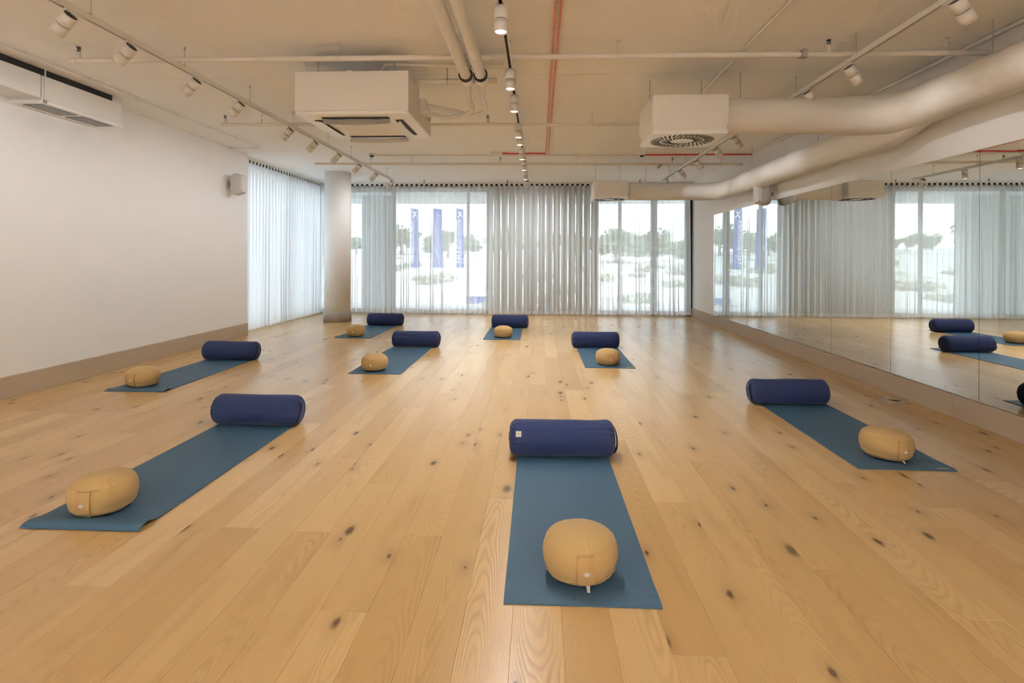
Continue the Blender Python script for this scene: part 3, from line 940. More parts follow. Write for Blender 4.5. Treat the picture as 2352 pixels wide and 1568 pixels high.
# sprinkler pipes
def sprinkler(root, x, y, z, top=ZC - .012):
    h = MB().tube([(x, y, z), (x, y, z + .055)], .017, 12)
    h.tube([(x, y, z + .045), (x, y, z + .058)], .021, 12)
    hd = h.build('riser', M['pipe'], root)
    b = MB().tube([(x, y, z + .058), (x, y, z + .068)], .014, 10)
    b.tube([(x - .011, y, z + .066), (x - .014, y, z + .080), (x - .004, y, z + .094)], .0028, 6)
    b.tube([(x + .011, y, z + .066), (x + .014, y, z + .080), (x + .004, y, z + .094)], .0028, 6)
    b.tube([(x, y, z + .066), (x, y, z + .09)], .0035, 6)
    b.tube([(x, y, z + .093), (x, y, z + .097)], .017, 14)
    b.build('sprinkler_head', M['dark'], root)
def pipe_hanger(root, x, y, z, r):
    h = MB().tube([(x, y, z + r + .03), (x, y, ZC - .004)], .0045, 8)
    h.tube([(x, y, ZC - .005), (x, y, ZC)], .018, 12)
    h.tube([(x, y, z + r + .02), (x, y, z + r + .045)], .009, 8)
    pts = [(x, y + (r + .003) * math.cos(a), z + (r + .003) * math.sin(a)) for a in [PI / 2 + 2 * PI * k / 24 for k in range(25)]]
    h.tube(pts, .004, 6, caps=False)
    for s in (-1, 1):
        h.tube([(x, y + s * .008, z + r + .03), (x, y + s * r * .9, z + r * .5)], .004, 6)
    h.build('hanger', M['pipe'], root)
def sprinkler_pipe(label, a, b, r, heads, hangers):
    root = thing('sprinkler_pipe', label, 'pipe', ((a[0] + b[0]) / 2, (a[1] + b[1]) / 2, a[2]))
    A, B = Vector(a), Vector(b)
    mb = MB().tube([A, B], r, 20)
    mb.tube([A - (B - A).normalized() * .006, A + (B - A).normalized() * .05], r + .003, 20)
    mb.build('pipe', M['pipe'], root)
    at = lambda x: A + (B - A) * ((x - a[0]) / (b[0] - a[0]))
    for x in heads:
        p = at(x); sprinkler(root, p.x, p.y, p.z + r * .6)
    for x in hangers:
        p = at(x); pipe_hanger(root, p.x, p.y, p.z, r)
    return root
p1 = sprinkler_pipe('cream sprinkler pipe across the ceiling nearest the camera', (-3.86, 4.35, 2.93), (3.48, 4.44, 2.93), .022, [-3.80, 2.27], [.63, 3.17, -1.62])
cl = MB().tube([(2.05, 4.43, 2.93), (2.10, 4.43, 2.93)], .031, 16); cl.box(2.055, 2.095, 4.395, 4.40, 2.90, 2.965)
cl.build('coupling', M['steel'], p1)
p2 = sprinkler_pipe('cream sprinkler pipe running behind the ceiling air conditioner', (-3.87, 6.52, 2.93), (3.46, 6.74, 2.93), .020, [-3.83, -.62], [-3.38, .64])
p3 = sprinkler_pipe('cream sprinkler pipe across the ceiling near the windows', (-3.86, 9.31, 2.93), (3.46, 9.53, 2.93), .022, [-3.55, -.66, 2.28], [-2.2, .64, 3.1])
tj = MB().tube([(2.1, 9.47, 2.92), (2.02, 9.45, 2.86)], .022, 10); tj.build('coupling', M['steel'], p3)
for lab, sx, sy in (('lone sprinkler head on the ceiling above the flags window', -2.55, 12.1), ('lone sprinkler head on the ceiling above the slatted shutter', -.70, 12.2), ('lone sprinkler head on the ceiling beyond the far diffuser box', 2.2, 12.1)):
    r_ = thing('ceiling_sprinkler', lab, 'sprinkler', (sx, sy, ZC - .09))
    b = MB().tube([(sx, sy, ZC), (sx, sy, ZC - .03)], .018, 12); b.build('socket', M['pipe'], r_)
    b = MB().tube([(sx, sy, ZC - .03), (sx, sy, ZC - .045)], .013, 10)
    b.tube([(sx - .01, sy, ZC - .045), (sx - .012, sy, ZC - .06), (sx, sy, ZC - .075)], .003, 6)
    b.tube([(sx + .01, sy, ZC - .045), (sx + .012, sy, ZC - .06), (sx, sy, ZC - .075)], .003, 6)
    b.tube([(sx, sy, ZC - .075), (sx, sy, ZC - .08)], .018, 12)
    b.build('sprinkler_head', M['dark'], r_)

# salmon conduit pair on the ceiling
for j, x in enumerate((.108, .146)):
    root = thing('cable_conduit', ['salmon conduit tube on the ceiling, one nearer the air conditioner', 'salmon conduit tube on the ceiling, one nearer the duct box'][j], 'conduit', (x, 5.5, ZC - .02))
    MB().tube([(x, -2.5, ZC - .018), (x, 9.0, ZC - .018)], .0085, 10).build('tube', M['copper'], root)
    y = -2.2; ys = []
    while y < 8.95:
        ys.append(y); y += .42
    clip = MB().tube([(0, -.006, 0), (0, .006, 0)], .0115, 10)
    clip.box(-.004, .004, -.005, .005, 0, .019)
    cm = clip.mesh('clip', M['steel'])
    for y in ys: inst('clip', cm, root, (0, y - 5.5, .002))
# thin bridging straps of the pair are the clips; white conduits
def conduit(label, pts, r, clips, mat='white', name='cable_conduit'):
    root = thing(name, label, 'conduit', tuple(Vector(pts[0]).lerp(Vector(pts[-1]), .5)))
    MB().tube(pts, r, 10).build('tube', M[mat], root)
    A, B = Vector(pts[0]), Vector(pts[-1])
    for t in clips:
        p = A.lerp(B, t); d = (B - A).normalized()
        c = MB().tube([p - d * .008, p + d * .008], r + .003, 10)
        c.tube([p, (p.x, p.y, ZC - .0005)], .006, 6)
        c.build('clip', M[mat], root)
    return root
zq = ZC - .022
conduit('white conduit across the ceiling with a smoke detector at its end', [(-2.74, 9.08, zq), (1.66, 9.17, zq)], .010, [.06, .2, .34, .5, .64, .78, .92], 'pipe')
conduit('white conduit along the ceiling above the duct box', [(1.63, -2.5, zq), (1.69, 9.12, zq)], .011, [.36, .46, .56, .64, .72, .8, .88, .96])
conduit('white conduit along the ceiling beside the mirror wall', [(3.445, -2.5, zq), (3.445, 8.35, zq)], .014, [.45, .55, .62, .7, .8, .9])
conduit('white conduit along the ceiling beside the plain wall', [(-4.38, -2.5, zq), (-4.36, 8.38, zq)], .010, [.5, .58, .64, .7, .76, .82, .88, .94])
conduit('short white conduit between plain wall and ceiling conduit', [(-4.90, 8.47, zq), (-4.36, 8.45, zq)], .011, [.15, .8])
r_ = conduit('red cable on the ceiling between junction box and salmon conduits', [(-.60, 8.96, zq), (-.4, 8.98, zq - .004), (-.1, 8.97, zq), (.11, 9.0, zq)], .011, [.1, .9], 'red', 'fire_cable')
r_ = conduit('red cable on the ceiling running towards the mirror wall', [(1.74, 9.17, zq), (2.6, 9.17, zq + .003), (3.48, 9.16, zq)], .011, [.05, .3, .55, .8], 'red', 'fire_cable')
jb = thing('junction_box', 'small white junction box on the ceiling beside the red cable', 'junction box', (-.70, 8.98, ZC - .04))
MB().chbox(-.80, -.60, 8.93, 9.04, ZC - .06, ZC, .008).build('box', M['white'], jb)
MB().chbox(-.79, -.61, 8.94, 9.03, ZC - .066, ZC - .06, .002).build('lid', M['white'], jb)
for lab, dx, dy in (('white smoke detector at the end of the ceiling conduit', -2.80, 9.07), ('white smoke detector where the red cable starts', 1.70, 9.17)):
    sd = thing('smoke_detector', lab, 'smoke detector', (dx, dy, ZC - .06))
    MB().lathe([(.055, -.028), (.058, -.006), (.055, 0)], 28).xf(Matrix.Translation((dx, dy, ZC))).build('base', M['white'], sd)
    MB().lathe([(.022, -.062), (.03, -.055), (.03, -.04), (.04, -.028)], 24).xf(Matrix.Translation((dx, dy, ZC))).build('chamber', M['dark'], sd)
    MB().lathe([(.012, -.070), (.034, -.064), (.034, -.060)], 24).xf(Matrix.Translation((dx, dy, ZC))).build('cap', M['white'], sd)

# two wrapped refrigerant pipes and their hoses
for j, (x, yend, xe, ye, ze, za) in enumerate(((-.62, 4.60, -.66, 5.55, 2.79, 2.70), (-.495, 4.60, -.53, 5.62, 2.80, 2.77))):
    root = thing('wrapped_pipe', ['thick white wrapped pipe feeding the air conditioner, outer one', 'thick white wrapped pipe feeding the air conditioner, beside the middle track'][j], 'pipe', (x, 3.0, 2.86))
    MB().tube([(x, YN + .02, 2.86), (x, yend, 2.86)], .046, 24).build('wrapped_pipe_body', M['wrap'], root)
    cuff = MB().tube([(x, yend - .012, 2.86), (x, yend + .02, 2.855)], [.061, .058], 24); cuff.build('foam_cuff', M['rubber'], root)
    MB().tube([(x, yend + .018, 2.855), (x, yend + .05, 2.85), (x, yend + .12, 2.845), (x, yend + .16, 2.84)], [.056, .058, .050, .032], 20).build('reducer', M['wrap'], root)
    # hose: on along y, then a turn back to the unit
    hx = -1.06
    pts = [(x, yend + .14, 2.842), (xe, 5.1, ze + .02), (xe, ye - .18, ze)]
    for k in range(1, 8):
        a = k / 7 * PI / 2
        pts.append((xe - .14 + .14 * math.cos(a), ye - .18 + .14 * math.sin(a), ze - .005 * k * (1 if j else 1.4)))
    pts += [(xe - .28, ye - .07, za + .02), (hx + .05, ye - .26 - .1 * j, za), (hx - .03, ye - .30 - .1 * j, za)]
    MB().tube(pts, .026, 16).build('hose', M['wrap'], root)
    for yy in (1.2, 4.15):
        hg = MB().tube([(x, yy, 2.905), (x, yy, ZC)], .004, 6)
        hg.tube([(x, yy - .012, 2.86), (x, yy + .012, 2.86)], .049, 24)
        hg.build('hanger', M['white'], root)

# small cable tray next to the middle track
ct = thing('cable_tray', 'short white cable tray piece hanging beside the middle track', 'cable tray', (-.45, 4.62, 2.92))
tm = MB().box(-.70, -.30, 4.58, 4.66, 2.930, 2.935); tm.box(-.70, -.30, 4.58, 4.583, 2.935, 2.960); tm.box(-.70, -.30, 4.657, 4.66, 2.935, 2.960)
tm.build('tray', M['white'], ct)
for x in (-.66, -.40): MB().tube([(x, 4.62, 2.932), (x, 4.62, ZC)], .005, 8).build('rod', M['white'], ct)
dp = thing('drain_pipe', 'cream drain pipe leaving the air conditioner towards the middle track', 'pipe', (-.85, 4.8, 2.88))
MB().tube([(-1.12, 4.88, 2.895), (-.9, 4.88, 2.897), (-.66, 4.87, 2.893), (-.38, 4.86, 2.895)], .024, 14).build('pipe', M['pipe'], dp)
for x in (-.82,): 
    h = MB().tube([(x, 4.875, 2.915), (x, 4.875, ZC)], .004, 6); h.tube([(x - .008, 4.875, 2.895), (x + .008, 4.875, 2.895)], .028, 14); h.build('hanger', M['steel'], dp)
dk = thing('drain_pipe', 'thin cream pipe rising from the air conditioner top to the ceiling', 'pipe', (-1.0, 4.7, 2.95))
MB().tube([(-1.36, 4.76, 2.85), (-1.37, 4.72, 2.95), (-1.33, 4.70, 2.985), (-1.25, 4.69, 2.985), (-.32, 4.70, 2.955)], .016, 12).build('pipe', M['pipe'], dk)
for x in (-1.28, -.62):
    h = MB().tube([(x, 4.695, 2.985), (x, 4.695, ZC)], .006, 6); h.build('hanger', M['pipe'], dk)

# ------------------------------------------------------------------ ceiling cassette air conditioner
ac = thing('air_conditioner', 'big white ceiling cassette air conditioner with open flaps', 'air conditioner', (-1.57, 4.98, 2.51))
ax0, ax1, ay0, ay1 = -2.045, -1.085, 4.50, 5.45
hs = MB()
hs.box(ax0, ax1, ay0, ay0 + .006, 2.535, 2.868)                     # front sheet
hs.box(ax0, ax0 + .006, ay0 + .006, ay1 - .006, 2.535, 2.868)
hs.box(ax1 - .006, ax1, ay0 + .006, ay0 + .42, 2.535, 2.868)
hs.box(ax0, ax1, ay1 - .006, ay1, 2.535, 2.80)
hs.box(ax1 - .006, ax1, ay0 + .42, ay1 - .006, 2.535, 2.66)
hs.build('cover_sheet', M['acs'], ac)
MB().chbox(ax0 + .07, ax1 - .07, ay0 + .07, ay1 - .07, 2.54, 2.84, .02).build('unit_body', M['acs'], ac)
lip = MB().box(ax0 + .44, ax0 + .49, ay0 - .004, ay0 + .03, 2.868, 2.874); lip.build('seam_clip', M['acs'], ac)
# panel ring with rounded corners
def rrect(x0, x1, y0, y1, r, n=6):
    out = []
    for cx_, cy_, a0 in ((x1 - r, y1 - r, 0), (x0 + r, y1 - r, PI / 2), (x0 + r, y0 + r, PI), (x1 - r, y0 + r, 1.5 * PI)):
        for k in range(n + 1):
            a = a0 + PI / 2 * k / n
            out.append((cx_ + r * math.cos(a), cy_ + r * math.sin(a)))
    return out
pn = MB()
loops = [(rrect(ax0, ax1, ay0, ay1, .03), 2.537), (rrect(ax0, ax1, ay0, ay1, .03), 2.522), (rrect(ax0 + .012, ax1 - .012, ay0 + .012, ay1 - .012, .03), 2.512), (rrect(ax0 + .21, ax1 - .21, ay0 + .21, ay1 - .21, .03), 2.506)]
vs = []; fs = []
n_ = len(loops[0][0])
for l, z in loops: vs += [(x, y, z) for x, y in l]
for k in range(3):
    for i in range(n_):
        j = (i + 1) % n_
        fs.append((k * n_ + i, k * n_ + n_ + i, k * n_ + n_ + j, k * n_ + j))
pn.add(vs, fs); pn.add([(x, y, 2.537) for x, y in loops[0][0]], [tuple(range(n_))])
pn.build('panel', M['acw'], ac)
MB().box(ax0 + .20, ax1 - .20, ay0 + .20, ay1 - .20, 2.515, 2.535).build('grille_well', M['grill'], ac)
gr = MB()
gx0, gx1, gy0, gy1 = ax0 + .205, ax1 - .205, ay0 + .205, ay1 - .205
for a, b, c, d in ((gx0, gx1, gy0, gy0 + .06), (gx0, gx1, gy1 - .06, gy1), (gx0, gx0 + .06, gy0 + .06, gy1 - .06), (gx1 - .06, gx1, gy0 + .06, gy1 - .06)): gr.box(a, b, c, d, 2.502, 2.510)
N = 22
for i in range(N + 1):
    x = gx0 + .06 + (gx1 - gx0 - .12) * i / N; y = gy0 + .06 + (gy1 - gy0 - .12) * i / N
    gr.box(x - .0062, x + .0062, gy0 + .06, gy1 - .06, 2.504, 2.510)
    gr.box(gx0 + .06, gx1 - .06, y - .0062, y + .0062, 2.5045, 2.5095)
gr.build('intake_grille', M['acw'], ac)
# outlets: a dark slot and a flap on each side
def outlet(side, openf, fm):
    xm, ym = (ax0 + ax1) / 2, (ay0 + ay1) / 2
    off = (ax1 - ax0) / 2 - .125
    L = .29
    slot = MB().box(-L, L, -.032, .032, -.003, .012)
    fl_ = MB().grid(lambda u, v: (-L + 2 * L * u, .008 + .055 * (v - .5) * math.cos(openf), -.012 - .055 * (v) * math.sin(openf) - .012 * (1 - (2 * u - 1) ** 2) * (1 if openf > .3 else 0.3)), 12, 4)
    fl_.grid(lambda u, v: (-L + 2 * L * u, .008 + .055 * (v - .5) * math.cos(openf), -.008 - .055 * (v) * math.sin(openf) - .012 * (1 - (2 * u - 1) ** 2) * (1 if openf > .3 else 0.3)), 12, 4, flip=True)
    R_ = Matrix.Translation((xm, ym, 2.508)) @ Matrix.Rotation(side * PI / 2, 4, 'Z') @ Matrix.Translation((0, -off, 0))
    slot.xf(R_).build('outlet_slot', M['black'], ac); fl_.xf(R_).build('flap', fm, ac)
outlet(0, .5, M['flap']); outlet(1, .9, M['acw']); outlet(2, 1.0, M['acs']); outlet(3, .12, M['acw'])
bk = MB().chbox(ax1 - .004, ax1 + .055, 4.93, 5.05, 2.66, 2.76, .006); bk.chbox(ax1 - .004, ax1 + .10, 4.96, 5.10, 2.635, 2.665, .004)
bk.build('connection_box', M['acs'], ac)
for x, y in ((ax0 + .15, 4.62), (ax1 - .15, 4.62), (ax0 + .15, 5.33), (ax1 - .15, 5.33)):
    MB().tube([(x, y, 2.83), (x, y, ZC)], .005, 8).build('threaded_rod', M['steel'], ac)

# ------------------------------------------------------------------ air ducts
def bumpy(mb, amp, sc, seed):
    """small dents in the wrapped insulation"""
    mb.v = [tuple(Vector(p) + Vector(noise.noise_vector(Vector(p) * sc + Vector((seed, 0, 0)))) * amp) for p in mb.v]
    return mb
def elbow_path(xm, y0, yc, xe, z, r, step=.12):
    pts = []
    n = int((yc - r - y0) / step)
    for i in range(n): pts.append((xm, y0 + (yc - r - y0) * i / n, z))
    for k in range(13):
        a = PI / 2 * k / 12
        pts.append((xm - r + r * math.cos(a), yc - r + r * math.sin(a), z))
    n = int((xm - r - xe) / step)
    for i in range(1, n + 1): pts.append((xm - r + (xe - xm + r) * i / n, yc, z))
    return pts
d1 = thing('air_duct', 'big cream and white wrapped air duct along the mirror wall with two bends', 'duct', (3.2, 3.5, 2.6))
pts = elbow_path(3.265, YN + .02, 5.17, 1.60, 2.635, .36)
rad = []
for i, p in enumerate(pts):
    dd = (Vector(p) - Vector((3.0, 5.0, 2.635))).length
    rad.append(.160 + .022 * math.exp(-(dd / .35) ** 2))
bumpy(MB().tube(pts, rad, 36), .012, 3.2, 1).build('trunk_duct', M['duct'], d1)
for x, y in ((1.86, 5.17),): MB().tube([(x, y, 2.78), (x, y, ZC)], .004, 6).build('hanger_rod', M['steel'], d1)
for y in (.5, 2.6, 4.1): MB().tube([(3.25, y, 2.78), (3.25, y, ZC)], .004, 6).build('hanger_rod', M['steel'], d1)
d2 = d1
pts = elbow_path(3.285, 5.36, 10.12, 1.56, 2.535, .36)
bumpy(MB().tube(pts, .158, 36), .012, 3.6, 8).build('branch_duct', M['ductw'], d2)
sv = MB(); n = 40; rings = []
for j in range(16):
    y = 4.62 + 1.45 * j / 15
    t = min(1, j / 8); t = t * t * (3 - 2 * t)
    zc_ = 2.615 + (2.530 - 2.615) * t
    for k in range(n):
        a = 2 * PI * k / n
        rg = .120 + .050 * t - .010 * max(0, j - 8) / 7 + .012 * t * noise.noise(Vector((math.cos(a) * 3, math.sin(a) * 3, y * 4)))
        yy = y + (.05 * noise.noise(Vector((math.cos(a) * 4, math.sin(a) * 4, 7))) if j == 15 else 0)
        sv.v.append((3.285 + rg * math.cos(a), yy, zc_ + rg * math.sin(a)))
fsx = [(j * n + k, j * n + (k + 1) % n, (j + 1) * n + (k + 1) % n, (j + 1) * n + k) for j in range(15) for k in range(n)]
for f in fsx: sv.f.append(f); sv.sm.append(True); sv.mi.append(0)
sv.add([sv.v[k] for k in range(n)], [tuple(range(n))], False)
sv.build('torn_sleeve', M['ductw'], d2)
for x, y in ((2.45, 10.12), (1.95, 10.12)): MB().tube([(x, y, 2.68), (x, y, ZC)], .003, 6).build('hanger_rod', M['steel'], d2)
for y in (6.6, 8.6): MB().tube([(3.27, y, 2.68), (3.27, y, ZC)], .003, 6).build('hanger_rod', M['steel'], d2)

def diffuser(label, x0, x1, y0, y1, z0, z1, seed, mat):
    root = thing('diffuser_box', label, 'air diffuser', ((x0 + x1) / 2, (y0 + y1) / 2, z0))
    # soft-edged box from a subdivided grid pushed to a rounded shape
    mb = MB(); n = 14
    hx, hy, hz = (x1 - x0) / 2, (y1 - y0) / 2, (z1 - z0) / 2
    c = Vector(((x0 + x1) / 2, (y0 + y1) / 2, (z0 + z1) / 2)); rr_ = .035
    def rnd(p):
        q = Vector((max(-hx + rr_, min(hx - rr_, p.x)), max(-hy + rr_, min(hy - rr_, p.y)), max(-hz + rr_ * .3, min(hz - rr_, p.z))))
        d = p - q
        if d.length > 1e-6: d = d.normalized() * rr_ * (1 if p.z > -hz + .05 else .6)
        w = q + d
        k = noise.noise(w * 6 + Vector((seed, 0, 0))) * .010
        return c + w + (d.normalized() * k if d.length > 1e-6 else Vector((0, 0, 0)))
    for ax in range(3):
        for sgn in (-1, 1):
            def fn(u, v, ax=ax, sgn=sgn):
                a, b = 2 * u - 1, 2 * v - 1
                p = [0, 0, 0]; p[ax] = sgn; p[(ax + 1) % 3] = a; p[(ax + 2) % 3] = b
                return rnd(Vector((p[0] * hx, p[1] * hy, p[2] * hz)))
            mb.grid(fn, n, n, True, 0, flip=(sgn < 0))
    mb.build('wrapped_box', mat, root)
    fp = MB().chbox(x0 + .012, x1 - .012, y0 + .010, y1 - .010, z0 - .026, z0 + .01, .003).build('face_plate', M['acw'], root)
    slot = MB(); w = .0078
    pts_ = []
    for k in range(7): pts_.append((w * math.cos(PI / 2 + PI * k / 6) - .5, w * math.sin(PI / 2 + PI * k / 6)))
    # unit slot: length 1 along x with fixed half width
    def slot_mesh(L):
        m = MB(); o = []
        for k in range(7): a = PI / 2 + PI * k / 6; o.append((-L / 2 + w * math.cos(a), w * math.sin(a)))
        for k in range(7): a = -PI / 2 + PI * k / 6; o.append((L / 2 + w * math.cos(a), w * math.sin(a)))
        t = len(o)
        m.add([(x, y, -.0015) for x, y in o] + [(x, y, .003) for x, y in o], [tuple(range(t - 1, -1, -1))] + [(i, (i + 1) % t, t + (i + 1) % t, t + i) for i in range(t)])
        return m.mesh('slot', M['black'])
    s1, s2 = slot_mesh(.085), slot_mesh(.085)
    for ring_r, me, num, tw in ((.240, s1, 36, .55), (.142, s2, 22, .62)):
        for k in range(num):
            a = 2 * PI * k / num
            inst('slot', me, fp, (ring_r * math.cos(a), ring_r * math.sin(a), -.0265), (0, 0, a + tw))
    b = MB().lathe([(.006, -.0295), (.008, -.027), (.008, -.024)], 12).build('screw', M['steel'], fp, world=False)
    MB().tube([(x0 + .09, y1 - .06, z1 - .02), (x0 + .09, y1 - .06, ZC)], .004, 6).build('hanger_rod', M['steel'], root)
    MB().tube([(x1 - .09, y1 - .06, z1 - .02), (x1 - .09, y1 - .06, ZC)], .004, 6).build('hanger_rod', M['steel'], root)
diffuser('large wrapped diffuser box with a swirl outlet, level with the air conditioner', .985, 1.66, 4.86, 5.46, 2.435, 2.765, 2, M['duct'])
diffuser('small-looking wrapped diffuser box with swirl outlet close to the windows', .975, 1.60, 9.82, 10.42, 2.415, 2.70, 9, M['ductw'])

# ------------------------------------------------------------------ wall duct unit over the plain wall
fu = thing('fan_coil_unit', 'long white fan coil box with bottom grilles on the plain wall', 'fan coil unit', (-4.74, 4.0, 2.77))
MB().chbox(XL + .002, -4.575, 1.2, 4.83, 2.772, 2.985, .006).build('duct_box', M['fan'], fu)
MB().chbox(XL + .002, -4.575, 4.84, 5.81, 2.745, 2.985, .006).build('plenum_box', M['fan'], fu)
MB().box(XL + .01, -4.60, 1.3, 5.7, 2.985, ZC).build('gap_shade', M['black'], fu)  # solid black block as painted shade between box and ceiling
bp_ = MB().box(XL + .004, -4.570, 4.82, 5.815, 2.735, 2.747).build('bottom_frame', M['acw'], fu)
for j, (ya, yb) in enumerate(((4.90, 5.30), (5.36, 5.76))):
    gw = MB().box(XL + .075, -4.635, ya, yb, 2.7335, 2.737).build('grille', M['grill'], fu)
    slm = MB().box(-.006, .006, -.195, .195, -.004, .003).mesh('slat', M['steel'])
    for k in range(9):
        inst('slat', slm, gw, (XL + .085 + .0205 * k - fu.location.x, (ya + yb) / 2 - fu.location.y, 2.732 - fu.location.z))
MB().tube([(-4.566, 4.86, 2.73), (-4.566, 4.86, ZC)], .006, 8).build('threaded_rod', M['white'], fu)
MB().box(-4.578, -4.558, 4.845, 4.875, 2.73, 2.76).build('bracket', M['steel'], fu)

# ------------------------------------------------------------------ wall speakers
def speaker(label, wallx, y, z, sgn):
    root = thing('wall_speaker', label, 'speaker', (wallx, y, z))
    # superellipsoid shell
    W_, D_, H_ = .105, .115, .172
    def shell(mb, front):
        def fn(u, v):
            th = (u - .5) * 2 * PI; ph = (v - .5) * PI
            e1, e2 = .55, .6
            cp = abs(math.cos(ph)) ** e1; sp_ = math.copysign(abs(math.sin(ph)) ** e1, math.sin(ph))
            cth = math.copysign(abs(math.cos(th)) ** e2, math.cos(th)); sth = math.copysign(abs(math.sin(th)) ** e2, math.sin(th))
            taper = 1 - .12 * (cth * .5 + .5) 
            return (D_ * cp * cth, W_ * cp * sth * taper, H_ * sp_ * taper)
        mb.grid(fn, 40, 24)
        return mb
    rot = .22
    T = Matrix.Translation((sgn * .185, 0, 0)) @ (Matrix.Rotation(-rot, 4, 'Z') if sgn > 0 else Matrix.Rotation(PI + rot, 4, 'Z'))
    shell(MB(), 0).xf(T).build('shell', M['spk'], root, world=False)
    def gfn(u, v):
        th = (u - .5) * 1.75; zz = (v - .5) * 2 * .125
        return (D_ * .985 * max(0, 1 - abs(th) ** 3 * .22) * .90 + .018, W_ * .80 * math.sin(th * .9), zz)
    MB().grid(gfn, 16, 12).xf(T).build('front_grille', M['spkg'], root, world=False)
    MB().chbox(min(0, sgn * .018), max(0, sgn * .018), -.035, .035, -.07, .07, .004).build('wall_plate', M['spk'], root, world=False)
    MB().tube([(sgn * .015, 0, 0), (sgn * .09, 0, 0)], .016, 12).build('arm', M['spk'], root, world=False)
    MB().tube([(sgn * .05, 0, -.025), (sgn * .05, 0, .025)], .018, 10).build('swivel', M['fins'], root, world=False)
speaker('egg-shaped cream speaker on the plain wall beside the side window', XL, 8.42, 2.455, 1)
speaker('egg-shaped cream speaker on the wall above the mirrors', XR, 8.32, 2.28, -1)

# ------------------------------------------------------------------ floor socket
fs_ = thing('floor_socket', 'square steel floor socket with a round lid beside the baseboard', 'floor socket', (3.32, 5.30, 0))
MB().chbox(-.105, .105, -.105, .105, 0, .003, .001).build('plate', M['brushed'], fs_, world=False)
MB().lathe([(.046, .003), (.048, .012), (.050, .013), (.050, .017), (.046, .018)], 40).xf(Matrix.Translation((.02, .02, 0))).build('lid', M['brass'], fs_, world=False)
MB().lathe([(.040, .0032), (.040, .011)], 30).xf(Matrix.Translation((.02, .02, 0))).build('lid_shadow', M['dark'], fs_, world=False)
for a, b in ((-.09, -.09), (.09, -.09), (-.09, .09), (.09, .09)):
    MB().lathe([(.004, .003), (.004, .0036)], 10).xf(Matrix.Translation((a, b, 0))).build('screw', M['steel'], fs_, world=False)

# ------------------------------------------------------------------ yoga mats, bolsters, cushions
def yoga_mat(x, y, curl, label, patch=False, rot=0, wob=0):
    L, Wd, T = 1.81, .60, .0055
    root = thing('yoga_mat', label, 'yoga mat', (x, y, 0), rot, 'blue yoga mats on the floor')
    n = 60
    def zz(t, u):
        d = t * L
        h = curl * math.exp(-((d - .055) / .05) ** 2) * (1 - .25 * math.cos(u * 9))
        if d < .02: h *= .35 + .65 * d / .02
        return h + .0012 * wob * (1 + math.sin(d * 5 + u * 2))
    mb = MB()
    def dens(t): return t ** 1.5
    top = lambda u, t: (-Wd / 2 + Wd * u, dens(t) * L, zz(dens(t), u) + T)
    bot = lambda u, t: (-Wd / 2 + Wd * u, dens(t) * L, zz(dens(t), u))
    mb.grid(top, 8, n); mb.grid(bot, 8, n, flip=True)
    def side(fn0, fn1, pts, flip):
        vs = [fn0(*p) for p in pts] + [fn1(*p) for p in pts]; m = len(pts)
        f = [(i, i + 1, m + i + 1, m + i) for i in range(m - 1)]
        mb.add(vs, [q[::-1] for q in f] if flip else f)
    side(bot, top, [(i / 8, 0) for i in range(9)], False); side(bot, top, [(i / 8, 1) for i in range(9)], True)
    side(bot, top, [(0, i / n) for i in range(n + 1)], True); side(bot, top, [(1, i / n) for i in range(n + 1)], False)
    mb.build('mat_sheet', M['mat'], root, world=False)
    if patch:
        pt = MB().box(.195, .29, .022, .055, T + .0002, T + .0016).build('label_patch', M['patch'], root, world=False)
        MB().box(.225, .27, .033, .046, T + .0016, T + .0020).build('patch_print', M['patchp'], pt, world=False)
    return root
MATS = [  # x, y front, curl, label, patch
    (.172, 2.088, .004, 'blue yoga mat lying alone at the front in the middle of the floor', False, .004),
    (-2.205, 2.535, .020, 'blue yoga mat with a curled front edge, next to the middle front one', False, 0),
    (2.315, 3.55, .002, 'blue yoga mat beside the mirror wall, with a tan patch, near the floor socket', True, 0),
    (-3.93, 5.155, .014, 'blue yoga mat along the plain wall baseboard', False, 0),
    (-1.848, 6.11, .002, 'blue yoga mat in the row behind, under the air conditioner side of the floor', False, 0),
    (.865, 6.63, .001, 'blue yoga mat with a tan patch, in the row behind on the mirror side', True, 0),
    (-3.02, 8.79, .006, 'blue yoga mat beside the round column', False, 0),
    (-.592, 8.80, .003, 'blue yoga mat in the last row, in front of the slatted shutter', False, 0),
]
for x, y, cu, lab, pa, rot in MATS: yoga_mat(x, y, cu, lab, pa, rot)

